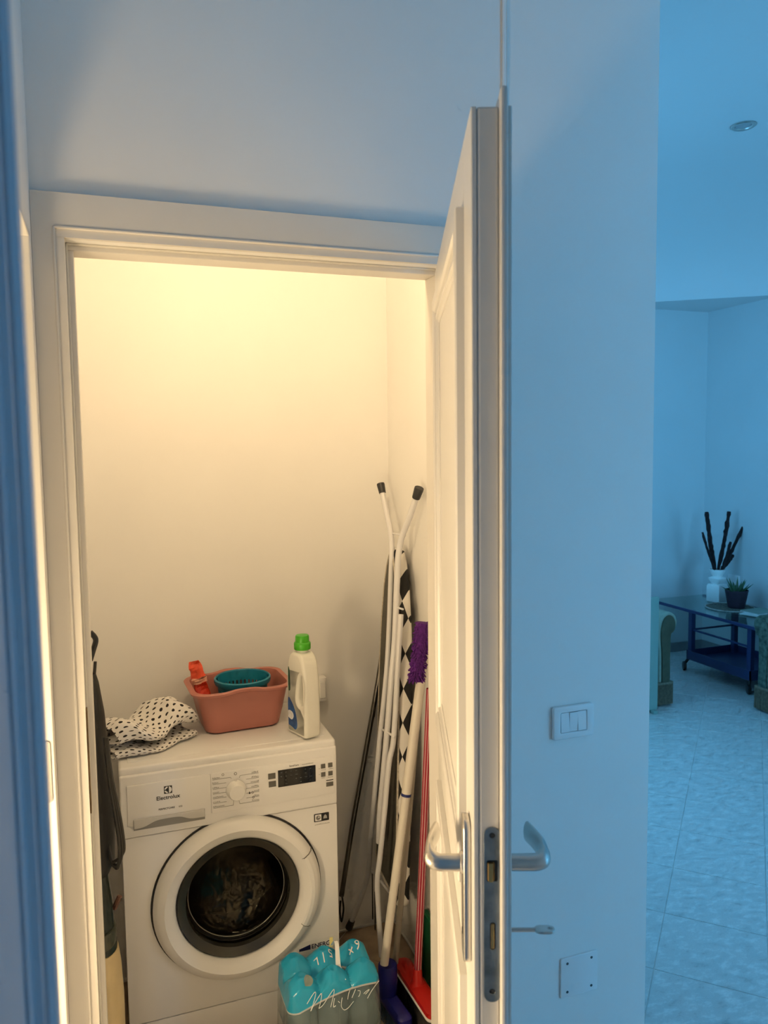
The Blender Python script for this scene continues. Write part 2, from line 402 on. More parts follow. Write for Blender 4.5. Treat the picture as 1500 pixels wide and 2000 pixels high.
# lock case front, latch, bolt, screws on the leaf's edge
lz0, lz1 = 1.060, 1.265; lym = .0285
EM = frameM(HINGE + ddir * (WD + .0006) + dn * .0205 + Vector((0, 0, (lz0 + lz1) / 2)), dn, (0, 0, 1), ddir * 1.0)
hl = (lz1 - lz0) / 2
def circ(cx, cy, r, n=14): return [(cx + r * math.cos(2 * math.pi * k / n), cy + r * math.sin(2 * math.pi * k / n)) for k in range(n)]
def rr_at(cx, cy, hx, hy, r): return [(cx + a, cy + b) for a, b in rrect(hx, hy, r, 4)]
lockp = mk('lock_plate', plate([rrect(.0092, hl, .009, 6), circ(0, hl - .0095, .0034), circ(0, -hl + .0125, .0034), rr_at(0, .052 * 1.0, .0062, .0125, .002)[::1], rr_at(.0006, -.0245, .0032, .0165, .003)], .0011), PLATE, door, M=EM)
lockp['label'] = 'worn steel lock plate on the door edge'
mk('latch_bolt', loft([[Vector((x, y, .0001)) for x, y in rr_at(-.0012, .051, .0042, .0108, .0015)], [Vector((x * .6 - .001, y, .0035)) for x, y in rr_at(-.0012, .051, .0042, .0108, .0015)]]), BRASS, lockp, M=EM)
mk('dead_bolt', B(-.0014, .0022, -.0390, -.0100, .0002, .0016, .0004), BRASS, lockp, M=EM)
for zz in (hl - .0095, -hl + .0125): mk('screw', lathe([(.0022, .0002), (.0022, .0006), (.001, .0008)], 12), RUBBER, lockp, M=EM @ Matrix.Translation((0, zz, 0)))
mk('hole_shade_backing', B(-.0075, .0075, -hl + .004, hl - .004, -.0004, .0003), BLACK, lockp, M=EM)  # thin black sheet standing in for the shade inside the plate's holes
# handles with long backplates on both faces
HZ = 1.200
def handle(side):
    yy = 0 if side < 0 else TH
    HM = frameM(HINGE + ddir * .700 + dn * (yy) + Vector((0, 0, HZ)), ddir, (0, 0, 1), dn * side)
    # long backplate
    h = mk('backplate', plate([rr_at(0, -.03, .017, .086, .010)], .0045 if side < 0 else .0012, .002 if side < 0 else .0006), STEEL, door, M=HM @ Matrix.Translation((0, 0, .0045 if side < 0 else .0012)), smooth=True)
    pts = smoothpath([(0, 0, .004), (0, 0, .024), (-.0005, 0, .036), (-.004, .001, .0425), (-.012, .001, .046), (-.030, .002, .046), (-.055, .002, .0405), (-.072, .001, .036)], 5)
    rad = []
    for p in pts: rad.append(.0098 if p[0] > -.004 else .0098 - .0008 * min(1, (-p[0]) / .05))
    rings = frame_rings(pts, rad, 16)
    # flatten the grip into an oval blade
    for i, (p, rg) in enumerate(zip(pts, rings)):
        k = max(0, min(1, (-p[0] - .002) / .02))
        for v in rg:
            v[2] = p[2] + (v[2] - p[2]) * (1 - .42 * k); v[1] = p[1] + (v[1] - p[1]) * (1 + .5 * k)
    mk('lever', loft(rings), STEEL, door, M=HM, smooth=True)
    if side < 0: mk('rose', lathe([(.0125, .001), (.0125, .010), (.011, .012)], 24), STEEL, h, M=HM, smooth=True)
    mk('keyhole', plate([circ(0, -.083, .004) ], .0004), BLACK, h, M=HM @ Matrix.Translation((0, 0, .0095 if side < 0 else .0028)))
handle(-1); handle(1)
# hinge barrels
for z in (.25, 1.85): mk('hinge', lathe([(.007, z), (.007, z + .1)], 14, Matrix.Translation((-.034, .01, 0))), STEEL, door, M=DM, smooth=True)

KM = frameM(HINGE + ddir * .700 + dn * (TH + .009) + Vector((0, 0, HZ - .083)), dn, ddir, (0, 0, -1))
key = tag(empty('key', KM.translation), 'small steel key sticking out of the closet door lock', 'key')
mk('shank', tube([(-.012, 0, 0), (.026, 0, 0)], .0026, 10), STEEL, key, M=KM, smooth=True)
mk('bow', plate([rr_at(.036, 0, .012, .009, .008), circ(.042, 0, .0035)], .0016, .0006), STEEL, key, M=KM @ Matrix.Rotation(math.radians(-8), 4, 'X'), smooth=True)

# near door leaf folded back against the hall's left wall
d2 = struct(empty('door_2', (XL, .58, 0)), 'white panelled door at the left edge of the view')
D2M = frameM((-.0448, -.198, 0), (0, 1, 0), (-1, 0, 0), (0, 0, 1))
door_leaf(d2, D2M, .735, 0, [(.11, .628, .22, 1.022), (.11, .628, 1.155, 1.955)], 2.30, mat('blue_shade_door_lacquer', (0.38, 0.45, 0.54), 0.5, bump=0.04, bscale=18, vary=0.03, vscale=5))  # white leaf; the dim blue daylight on it is mixed into the lacquer colour

# ------------------------------------------------------------------ lamps
GLOW = mat('warm_lamp_glass', (.9, .85, .7), .4, emit=WARM, estr=70.0)
lam = tag(empty('wall_lamp', (.36, 1.6, 2.28)), 'round bulkhead lamp glowing warm above the door inside the closet', 'lamp')
LM = frameM((.36, 1.6, 2.28), (1, 0, 0), (0, 0, -1), (0, 1, 0))
mk('lamp_base', lathe([(.105, 0), (.105, .018), (.09, .024)], 32, LM), PLASTW, lam, smooth=True)
mk('lamp_shade', lathe([(.09, .022), (.092, .035), (.082, .055), (.05, .072), (.004, .078)], 32, LM), GLOW, lam, smooth=True)
GLOW2 = mat('warm_side_lamp_glass', (.9, .85, .7), .4, emit=(1.0, .74, .43), estr=52.0)
FLX, FLY, FLZ = -.46, 1.02, .95
lam2 = tag(empty('floor_lamp', (FLX, FLY, 0)), 'warm globe floor lamp in the side room behind the doorway', 'lamp')
LT = Matrix.Translation((FLX, FLY, 0))
mk('lamp_foot', lathe([(.12, 0), (.12, .014), (.02, .022), (.01, .05)], 28, LT), STEEL, lam2, smooth=True)
mk('pole', lathe([(.009, .045), (.009, FLZ - .138)], 14, LT), STEEL, lam2, smooth=True)
mk('lamp_globe', lathe([(.002, -.14), (.084, -.112), (.129, -.056), (.14, 0), (.129, .056), (.084, .112), (.002, .14)], 28, Matrix.Translation((FLX, FLY, FLZ))), GLOW2, lam2, smooth=True)

# ================================================================== CLOSET
# ------------------------------------------------------------------ washing machine
WF = 2.122
X0, X1 = .005, .600
wm = tag(empty('washing_machine', (.3025, 2.31, 0)), 'white slim front-loading washing machine in the closet', 'washing machine')
mk('body', wallmesh([(X0, X0 + .008, WF + .004, 2.498, .012, .822), (X1 - .008, X1, WF + .004, 2.498, .012, .822), (X0 + .008, X1 - .008, 2.488, 2.498, .012, .822), (X0 + .008, X1 - .008, WF + .01, 2.488, .012, .03)]), ENAMEL, wm)
for fx in (.06, .545):
    for fy in (2.17, 2.45): mk('foot', lathe([(.02, 0), (.02, .008), (.012, .014)], 14, Matrix.Translation((fx, fy, 0))), RUBBER, wm)
# lid with a shallow frame at its edges
lid = mk('lid', B(X0 - .001, X1 + .001, WF, 2.499, .818, .848, .009, 3), ENAMEL, wm, smooth=True)
mk('lid_inset', B(X0 + .022, X1 - .022, WF + .035, 2.482, .844, .850, .003, 2), ENAMEL, lid, smooth=True)
# front panels
mk('front_panel', plate([rr_at((X0 + X1) / 2, .3915, (X1 - X0) / 2, .2635, .004), circ(.3085, .4375, .212, 72)], .006, .002), ENAMEL, wm, M=frameM((0, WF + .004, 0), (1, 0, 0), (0, 0, 1), (0, -1, 0)), smooth=True)
mk('kick_panel', B(X0, X1, WF - .001, WF + .01, .016, .1255, .003, 2), ENAMEL, wm, smooth=True)
cp = mk('control_panel', B(X0, X1, WF - .008, WF + .01, .6575, .829, .005, 3), ENAMEL, wm, smooth=True)
mk('control_fascia', B(.241, .592, WF - .0105, WF - .004, .690, .803, .002, 2), ENAMEL, cp, smooth=True)
FY = WF - .0108                     # face of the fascia
dr = mk('drawer', B(.022, .2395, WF - .0125, WF - .004, .692, .803, .002, 2), ENAMEL, wm, smooth=True)
mk('grip_recess', B(.036, .222, WF - .0122, WF - .0128, .680, .7095), mat('recess_grey', (.28, .28, .27), .5, vary=.05), dr)
gl = []
for k in range(25):
    t = k / 24; x = .037 + .184 * t
    zlow = .6855 + .016 * (1 / (1 + math.exp(-(t - .22) * 22))) - .013 * (1 / (1 + math.exp(-(t - .72) * 26))) 
    gl.append((x, zlow))
gp = gl + [(.221, .710), (.037, .710)]
mk('grip', plate([gp], .003, .0012), mat('grip_grey', (.58, .58, .57), .35, vary=.02), dr, M=frameM((0, WF - .0145, 0), (1, 0, 0), (0, 0, 1), (0, -1, 0)), smooth=True)
FM = lambda x, z, y=FY: frameM((x, y, z), (1, 0, 0), (0, 0, 1), (0, -1, 0))
DYF = WF - .0128
# square emblem: disc in a dark square with three dark wedges, then the word mark
lg = mk('emblem', plate([rrect(.0105, .0105, .0004, 1)], .0003), INK, dr, M=FM(.1275, .7785, DYF))
def arcpts(a0, a1, r, n=12): return [(r * math.cos(math.radians(a0 + (a1 - a0) * k / n)), r * math.sin(math.radians(a0 + (a1 - a0) * k / n))) for k in range(n + 1)]
for seg in (arcpts(-80, 80, .0094) , arcpts(105, 168, .0094) + [(-.0065, .0015), (.0, .0075)], arcpts(192, 255, .0094) + [(.0, -.0075), (-.0065, -.0015)]):
    if seg[0][0] > 0 and abs(seg[0][1]) > .009: seg = [(max(x, .0021), z) for x, z in seg]
    mk('emblem_disc', plate([seg], .0003), PLASTW, lg, M=FM(.1275, .7785, DYF - .0006))
mk('lettering', text_bm('Electrolux', .0148, bold=.00022), INK, dr, M=FM(.127, .7575, DYF))
mk('lettering', text_bm('PERFECTCARE', .0066, bold=.0001), INK, dr, M=FM(.122, .727, DYF)); mk('lettering', text_bm('600', .0066), GREYINK, dr, M=FM(.1585, .727, DYF))
# programme knob and its scale
kn = mk('knob', lathe([(.0275, 0), (.0275, .004), (.0255, .006), (.0225, .022), (.0205, .025), (.001, .0255)], 40), PLASTW, cp, M=FM(.3085, .748), smooth=True)
mk('knob_pointer', B(-.003, .003, .0225, .031, .001, .006, .0012), PLASTW, kn, M=FM(.3085, .748))
def strokes(x, z, w, h, seed, right=False):
    """a word too small to read in the photograph: a row of tiny letter strokes"""
    r = random.Random(seed); bm = bmesh.new(); cx = 0
    while cx < w:
        lw = r.uniform(.5, .9) * h
        hh = h * r.choice((.62, .62, .7, 1.0))
        B(cx, min(cx + lw * .28, w), 0, hh, 0, .0003, bm=bm)
        B(cx, min(cx + lw * .72, w), hh * .55, hh * .8, 0, .0003, bm=bm)
        cx += lw
    return mk('lettering', bm, GREYINK, cp, M=FM(x - (w if right else 0), z))
def hair(pts, y=FY):
    bm = bmesh.new()
    for (a, b) in zip(pts[:-1], pts[1:]):
        d = (Vector(b) - Vector(a)); L = d.length; d /= L; n = Vector((-d[1], d[0])) * .00045
        q = [Vector(a) + n, Vector(b) + n, Vector(b) - n, Vector(a) - n]
        loft([[Vector((p[0], p[1], 0)) for p in q], [Vector((p[0], p[1], .0003)) for p in q]], bm=bm)
    return mk('scale_line', bm, GREYINK, cp, M=FM(0, 0, y))
for k in range(7):
    zz = .7875 - k * .01345
    strokes(.2455, zz, (.020, .016, .017, .017, .028, .019, .031)[k], .0042, 10 + k)
    strokes(.3725, zz + .001, (.019, .020, .022, .021, .014, .013, .020)[k], .0042, 40 + k, True)
    inx = .282 if k not in (0, 6) else .291
    hair([(.2455, zz - .002), (inx, zz - .002)] + ([(.300, zz - .002), (.3015, zz + .012)] if k == 6 else [(.294, zz - .002), (.297, zz - .006)] if k == 0 else []))
    hair([(.3725, zz - .001), (.337 if k not in (0, 6) else .330, zz - .001)] + ([(.321, zz - .001), (.3185, zz - .007)] if k == 0 else [(.318, zz - .001), (.3155, zz + .011)] if k == 6 else []))
mk('drop_symbol', lathe([(.0002, 0), (.0022, .0012), (.0028, .003), (.0016, .0052), (.0002, .0075)], 10), INK, cp, M=FM(.346, .729) @ Matrix.Rotation(math.radians(-90), 4, 'X') @ Matrix.Scale(.1, 4, (0, 1, 0)))
for cx, cz, rr in ((.274, .796, .0035), (.3085, .7935, .0042), (.354, .7325, .0035), (.356, .7185, .0035)):
    mk('symbol', plate([circ(cx, cz, rr), circ(cx, cz, rr * .68)], .0003), GREYINK, cp, M=FM(0, 0))
# display and touch keys
DISP = mat('black_display_glass', (.004, .004, .005), .12, coat=.3, vary=.05)
ds = mk('display', B(.427, .536, WF - .0122, WF - .009, .735, .784, .0006, 1), DISP, cp)
FAINT = mat('faint_display_print', (.10, .11, .11), .4, vary=.05)
fm = bmesh.new(); rr_ = random.Random(3)
for r_ in range(4):
    for c_ in range(7):
        if rr_.random() < .8:
            xx = .434 + c_ * .014 + rr_.uniform(-.001, .001); zz = .776 - r_ * .0115; B(xx, xx + rr_.uniform(.003, .007), WF - .0125, WF - .012, zz, zz + .0018, bm=fm)
mk('display_print', fm, FAINT, ds)
KEYM = mat('grey_touch_key', (.13, .125, .11), .3, vary=.1)
for bx, bz, bw, bh in ((.4095, .7705, .0105, .0085), (.4105, .7475, .0105, .0085), (.5585, .7765, .0066, .0068), (.5800, .7770, .0066, .0068), (.5585, .7520, .0066, .0068), (.5800, .7525, .0066, .0068), (.5775, .7205, .0105, .0065)):
    mk('touch_key', B(bx - bw, bx + bw, WF - .0116, WF - .010, bz - bh, bz + bh, .0006, 1), KEYM, cp)
mk('lettering', text_bm('SensiCare', .0068, bold=.0001), GREYINK, cp, M=FM(.4735, .7915))
strokes(.497, .7895, .032, .0034, 77)
for k, (bx, bz, bw) in enumerate(((.553, .7645, .013), (.575, .7648, .014), (.553, .7405, .010), (.573, .7402, .014), (.5455, .770, .003), (.5455, .7525, .003))): strokes(bx, bz, bw, .0028, 90 + k)
mk('key_bar', B(.567, .588, WF - .0112, WF - .010, .7312, .7336), INK, cp)
# porthole
PX, PZ, PR, PG = .3085, .4375, .232, .172
PM = frameM((PX, WF - .002, PZ), (1, 0, 0), (0, 0, 1), (0, -1, 0))
mk('door_gap', lathe([(PR + .006, 0), (PR + .006, .0012), (PR - .02, .0012), (PR - .02, 0)], 72, caps=False), RUBBER, wm, M=PM, smooth=True)
pr = mk('porthole_ring', lathe([(PR, .0015), (PR + .001, .012), (PR - .003, .024), (PR - .012, .034), (PR - .028, .039), (PG + .030, .037), (PG + .012, .030), (PG + .003, .020), (PG, .010), (PG, 0.0015)], 96, caps=False), PLASTW, wm, M=PM, smooth=True)
DARKR = mat('dark_smoked_ring', (.035, .034, .028), .25, vary=.1)
mk('glass_rim', lathe([(PG, .012), (PG - .004, .016), (PG - .012, .013), (PG - .026, .006), (PG - .030, -.006)], 72, caps=False), DARKR, pr, M=PM, smooth=True)
# the handle is the right-hand piece of the ring, set off by two joints
ha = []
for k in range(25):
    a = math.radians(-31 + 58 * k / 24)
    ha.append([Vector((r * math.cos(a), r * math.sin(a), z)) for r, z in ((PR + .0018, .006), (PR + .002, .014), (PR - .002, .0265), (PR - .012, .0365), (PR - .030, .0415), (PG + .040, .040), (PG + .026, .036), (PG + .026, .031), (PR - .03, .034), (PR - .008, .02))])
mk('porthole_handle', loft(ha), PLASTW, pr, M=PM, smooth=True)
for aj in (-31.0, 27.0):
    jr = []
    for dj in (-.16, .16):
        a = math.radians(aj + dj)
        jr.append([Vector((r * math.cos(a), r * math.sin(a), z)) for r, z in ((PR + .0026, .006), (PR + .0028, .0143), (PR - .0013, .0272), (PR - .0117, .0373), (PR - .030, .0423), (PG + .040, .0408), (PG + .0255, .0366), (PG + .026, .031), (PR - .03, .034), (PR - .008, .02))])
    mk('handle_joint', loft(jr), mat('joint_grey', (.20, .20, .19), .6, vary=.1), pr, M=PM)
# glass bowl bulging into the drum, dark drum behind it
GL = bpy.data.materials.new('porthole_glass'); GL.use_nodes = True
nt = GL.node_tree; nt.nodes.clear()
out = nt.nodes.new('ShaderNodeOutputMaterial'); mx = nt.nodes.new('ShaderNodeMixShader'); tr = nt.nodes.new('ShaderNodeBsdfTransparent'); gs = nt.nodes.new('ShaderNodeBsdfGlossy'); fz = schlick(nt, .055)
tr.inputs[0].default_value = (.80, .79, .74, 1); gs.inputs['Roughness'].default_value = .04; gs.inputs['Color'].default_value = (.50, .46, .38, 1)
nzz = nt.nodes.new('ShaderNodeTexNoise'); nzz.inputs['Scale'].default_value = 4.5; nzz.inputs['Detail'].default_value = 1.0; nzz.inputs['Distortion'].default_value = 1.2; bpz = nt.nodes.new('ShaderNodeBump'); bpz.inputs['Strength'].default_value = .3; bpz.inputs['Distance'].default_value = .02
nt.links.new(nzz.outputs[0], bpz.inputs['Height']); nt.links.new(bpz.outputs[0], gs.inputs['Normal'])
nt.links.new(fz.outputs[0], mx.inputs[0]); nt.links.new(tr.outputs[0], mx.inputs[1]); nt.links.new(gs.outputs[0], mx.inputs[2]); nt.links.new(mx.outputs[0], out.inputs[0])
glass = mk('glass_bowl', lathe([(PG - .030, -.004), (PG - .036, -.03), (PG - .05, -.058), (PG - .075, -.078), (.05, -.090), (.004, -.093)], 64, caps=False), GL, pr, M=PM, smooth=True)
DRUM = mat('drum_steel', (.11, .095, .072), .32, metal=.8, vary=.4, vscale=14)
drum = mk('drum', lathe([(PG - .028, -.02), (PG + .045, -.045), (PG + .05, -.29), (.01, -.30)], 48, caps=False), DRUM, wm, M=PM, smooth=True)
for k in range(3):
    a = math.radians(90 + 120 * k)
    c, s = math.cos(a), math.sin(a)
    mk('drum_paddle', loft([[Vector(((c * r - s * t), (s * r + c * t), zz)) for r, t in ((.225, -.045), (.15, -.012), (.145, 0), (.15, .012), (.225, .045))] for zz in (-.07, -.28)]), DRUM, drum, M=PM, smooth=True)
mk('gasket', lathe([(PG - .018, -.004), (PG - .012, -.02), (PG - .026, -.03), (PG - .022, -.04), (PG - .028, -.05)], 64, caps=False), RUBBER, wm, M=PM, smooth=True)
mk('glass_inner_rib', lathe([(PG - .0365, -.030), (PG - .0345, -.0285), (PG - .0365, -.027)], 64, caps=False), mat('pale_glass_edge', (.5, .5, .46), .2, vary=.05), glass, M=PM, smooth=True)
# stickers
bg = mk('badge', plate([rrect(.0225, .012, .002, 2)], .0003), INK, wm, M=FM(.553, .622, WF - .0024))
mk('badge_square', plate([rrect(.0092, .0092, .0006, 1)], .0003), PLASTW, bg, M=FM(.543, .622, WF - .0029))
mk('badge_disc', plate([circ(0, 0, .0068), circ(.002, .0018, .0022)], .0003), GREYINK, bg, M=FM(.543, .622, WF - .0034))
mk('badge_disc', plate([[(-.006, -.005), (.006, -.005), (.004, .003), (0, .007), (-.004, .003)]], .0003), mat('pale_badge_grey', (.42, .42, .42), .5, vary=.1), bg, M=FM(.564, .622, WF - .0029))
b2 = strokes(.531, .6045, .044, .0032, 123); 
en_ = mk('energy_label', plate([rrect(.055, .02, .0015, 2)], .0003), PLASTW, wm, M=FM(.5265, .236, WF - .0024))
E0 = atY(578, 1858, WF); E1 = atY(634, 1850, WF)
mk('energy_flag', plate([[(-.034, -.007), (.0, -.007), (.0, .008), (-.034, .0)]], .0003), mat('navy_print', (.01, .015, .09), .5, vary=.05), en_, M=FM(.512, .236, WF - .0029))
mk('lettering', text_bm('ENERG', .0185, align='LEFT', bold=.0003), mat('navy_letter', (.01, .012, .06), .5, vary=.05), en_, M=FM(.5145, .236, WF - .0029))

# ------------------------------------------------------------------ basin, colander, packet on the lid
ZL = .8505
SALMON = mat('salmon_plastic', (.50, .19, .15), .42, vary=.04, vscale=5)
BC = Matrix.Translation((.361, 2.362, ZL)) @ Matrix.Rotation(math.radians(3), 4, 'Z')
ba = tag(empty('washing_up_basin', (.361, 2.362, ZL)), 'salmon pink plastic basin on top of the washing machine', 'basin')
def basin_ring(hx, hy, r, z, dip=0.0):
    out = []
    for x, y in rrect(hx, hy, r, 8):
        out.append(Vector((x, y, z)))
    # densify the straight sides
    res = []
    for i in range(len(out)):
        a, b = out[i], out[(i + 1) % len(out)]
        n = 1 if (b - a).length < .03 else 12
        for k in range(n):
            p = a.lerp(b, k / n)
            d = dip * math.exp(-((p[0] / .045) ** 4)) if abs(p[1]) > hy * .8 else 0
            res.append(Vector((p[0], p[1], p[2] - d * 0 + d)))
    return res
spec = [(.102, .074, .030, 0, 0), (.112, .084, .036, .006, 0), (.123, .091, .040, .05, 0), (.136, .100, .044, .112, 0), (.139, .103, .046, .118, .004), (.152, .114, .052, .122, .006), (.154, .116, .053, .128, .008), (.151, .113, .052, .131, .008), (.138, .102, .046, .130, .006), (.133, .097, .043, .11, 0), (.119, .088, .038, .05, 0), (.100, .073, .030, .006, 0)]
mk('bowl', loft([basin_ring(*s) for s in spec]), SALMON, ba, M=BC, smooth=True)
TEAL = mat('teal_plastic', (.012, .22, .34), .35, vary=.05)
cc = Vector((.376, 2.368, ZL + .010))
co = tag(empty('colander', cc), 'round teal plastic slotted basket inside the pink basin', 'basket')
CM = Matrix.Translation(cc)
mk('rim', lathe([(.078, .112), (.083, .112), (.086, .118), (.086, .128), (.082, .131), (.079, .126)], 48, CM, caps=False), TEAL, co, smooth=True)
mk('upper_band', lathe([(.0785, .128), (.075, .098), (.0725, .098), (.076, .128)], 48, CM, caps=False), TEAL, co, smooth=True)
for k in range(36):
    a = 2 * math.pi * k / 36
    mk('slat', loft([[Vector((r * math.cos(a + t), r * math.sin(a + t), z)) for r, t in ((r0, -.05), (r0 + .003, -.05), (r0 + .003, .05), (r0, .05))] for r0, z in ((.0635, .03), (.0725, .099))]), TEAL, co, M=CM)
mk('lower_band', lathe([(.056, .0), (.0665, .003), (.0668, .034), (.063, .034), (.062, .006), (.002, .004), (.002, 0)], 48, CM, caps=False), TEAL, co, smooth=True)
pk = Vector((.256, 2.352, ZL + .034))
ORANGE = mat('orange_wrapper', (.86, .09, .03), .3, vary=.25, vscale=25)
pkt = tag(empty('wrapper_packet', pk), 'crumpled orange foil packet standing in the pink basin', 'packet')
PKM = frameM(pk + Vector((.012, .005, .02)), Vector((.93, -.33, 0)), Vector((.33, .93, 0)), (0, 0, 1)) @ Matrix.Rotation(math.radians(-15), 4, 'Y')
def packet(z0, z1, seed, w0, w1, t0, t1, nseg=9):
    rings = []
    for k in range(nseg + 1):
        t = k / nseg; z = z0 + (z1 - z0) * t
        hw = w0 + (w1 - w0) * t; ht = t0 + (t1 - t0) * t
        rg = []
        for j in range(16):
            a = 2 * math.pi * j / 16
            x = hw * (abs(math.cos(a)) ** .6) * math.copysign(1, math.cos(a)); y = ht * (abs(math.sin(a)) ** .8) * math.copysign(1, math.sin(a))
            nv = noise.noise_vector(Vector((x * 60 + seed, y * 60, z * 45)))
            rg.append(Vector((x + nv[0] * .004, y + nv[1] * .004 + .006 * math.sin(t * 9 + x * 90) * t, z + nv[2] * .003)))
        rings.append(rg)
    return loft(rings)
mk('wrapper_body', packet(-.02, .085, 3, .017, .021, .012, .010), mat('orange_red_wrapper', (.72, .05, .018), .35, vary=.3, vscale=30), pkt, M=PKM, smooth=False)
mk('wrapper_band', packet(.083, .102, 5, .022, .024, .011, .009, 4), mat('peach_wrapper', (.80, .42, .30), .35, vary=.25, vscale=40), pkt, M=PKM)
mk('wrapper_top', packet(.100, .152, 9, .024, .018, .008, .004, 6), ORANGE, pkt, M=PKM @ Matrix.Translation((0, 0, 0)))

# ------------------------------------------------------------------ detergent bottle
wv = Vector((-.335, .942, 0)).normalized(); tv = Vector((.942, .335, 0)).normalized()
DB = Vector((.5235, 2.188, ZL))
det = tag(empty('detergent_bottle', DB), 'white detergent bottle with a bright green cap on the washing machine', 'bottle')
CREAMP = mat('white_bottle_plastic', (.78, .77, .70), .35, vary=.02)
def corner(cx, cy, r, a0, a1, n=4): return [(cx + r * math.cos(math.radians(a0 + (a1 - a0) * k / n)), cy + r * math.sin(math.radians(a0 + (a1 - a0) * k / n))) for k in range(n + 1)]
prof = corner(.037, .014, .014, -90, 0) + [(.0515, .06), (.050, .15), (.047, .192), (.041, .218), (.031, .237), (.018, .247), (-.018, .247), (-.031, .237), (-.041, .218), (-.047, .192), (-.050, .15), (-.0515, .06)] + corner(-.037, .014, .014, 180, 270)
def cr2(pts, per=4):
    q = smoothpath([(p[0], p[1], 0) for p in pts + [pts[0]]], per)[:-1]
    return [(p[0], p[1]) for p in q]
hole = cr2([(-.034, .098), (-.018, .094), (-.008, .108), (-.012, .140), (-.020, .172), (-.030, .184), (-.037, .165), (-.038, .125)])
DBM = frameM(DB, wv, (0, 0, 1), tv)      # local x along the wide side (+ = away), y up, z across
mk('body', plate([prof, hole], .027, .010, 4), CREAMP, det, M=DBM, smooth=True)
mk('neck', lathe([(.017, .246), (.0165, .262)], 24, Matrix.Translation(DB)), CREAMP, det, smooth=True)
GREENC = mat('bright_green_plastic', (.06, .42, .012), .35, vary=.06)
cap = mk('cap', lathe([(.0235, .2545), (.0245, .257), (.0245, .272), (.0235, .2745), (.0205, .2765), (.0200, .292), (.0185, .2955), (.001, .2965)], 40, Matrix.Translation(DB)), GREENC, det, smooth=True)
LBM = frameM(DB - tv * .0274, -wv, (0, 0, 1), -tv)
lb = mk('label_print', plate([cr2([(-.040, .025), (-.020, .022), (-.004, .018), (.006, .030), (.004, .052), (-.006, .078), (-.022, .098), (-.040, .104)])], .0003), mat('blue_label', (.02, .10, .32), .4, vary=.5, vscale=60), det, M=LBM)
lb['label'] = 'blue printed label'
mk('label_print', plate([cr2([(-.040, .048), (-.022, .044), (-.012, .055), (-.016, .066), (-.030, .070), (-.040, .066)])], .0003), mat('pale_label', (.75, .78, .82), .4, vary=.2, vscale=80), lb, M=LBM @ Matrix.Translation((0, 0, .0005)))
mk('label_print', plate([cr2([(-.036, .128), (-.028, .132), (-.027, .160), (-.030, .19), (-.036, .196)])], .0003), mat('dark_green_label', (.03, .10, .06), .4, vary=.6, vscale=70), lb, M=LBM)

# ------------------------------------------------------------------ polka dot cloth
def dots_material():
    m = bpy.data.materials.new('polka_dot_cotton'); m.use_nodes = True
    nt = m.node_tree; b = nt.nodes['Principled BSDF']; b.inputs['Roughness'].default_value = .85
    uv = nt.nodes.new('ShaderNodeUVMap'); 
    def vm(op, a=None, bb=None):
        n = nt.nodes.new('ShaderNodeVectorMath'); n.operation = op
        if a is not None: nt.links.new(a, n.inputs[0])
        if bb is not None: n.inputs[1].default_value = bb
        return n
    def grid(off):
        s = vm('ADD', uv.outputs[0], off); f = vm('FRACTION', s.outputs[0]); c = vm('SUBTRACT', f.outputs[0], (.5, .5, 0))
        mu = vm('MULTIPLY', c.outputs[0], (1, 1, 0)); l = vm('LENGTH', mu.outputs[0]); return l.outputs['Value']
    a = grid((0, 0, 0)); c = grid((.5, .5, 0))
    mn = nt.nodes.new('ShaderNodeMath'); mn.operation = 'MINIMUM'; nt.links.new(a, mn.inputs[0]); nt.links.new(c, mn.inputs[1])
    lt = nt.nodes.new('ShaderNodeMath'); lt.operation = 'LESS_THAN'; lt.inputs[1].default_value = .155; nt.links.new(mn.outputs[0], lt.inputs[0])
    mix = nt.nodes.new('ShaderNodeMix'); mix.data_type = 'RGBA'; mix.inputs[6].default_value = (.80, .78, .76, 1); mix.inputs[7].default_value = (.015, .014, .016, 1)
    nt.links.new(lt.outputs[0], mix.inputs[0]); nt.links.new(mix.outputs[2], b.inputs['Base Color'])
    return m
DOTS = dots_material()
CU = Vector((.885, .466, 0)).normalized(); CV = Vector((-.466, .885, 0)).normalized(); CO = Vector((.020, 2.137, ZL))
path = [(.18, .008), (.12, .006), (.06, .006), (.014, .007), (.001, .017), (.010, .027), (.05, .027), (.10, .029), (.105, .040), (.055, .046), (.016, .050), (.006, .064), (.018, .080), (.05, .090), (.09, .092), (.13, .088), (.17, .074), (.187, .045), (.19, .01)]
P2 = smoothpath([(p[0], p[1], 0) for p in path], 5)
arc = [0]
for a_, b_ in zip(P2[:-1], P2[1:]): arc.append(arc[-1] + (b_ - a_).length)
LEN = .250
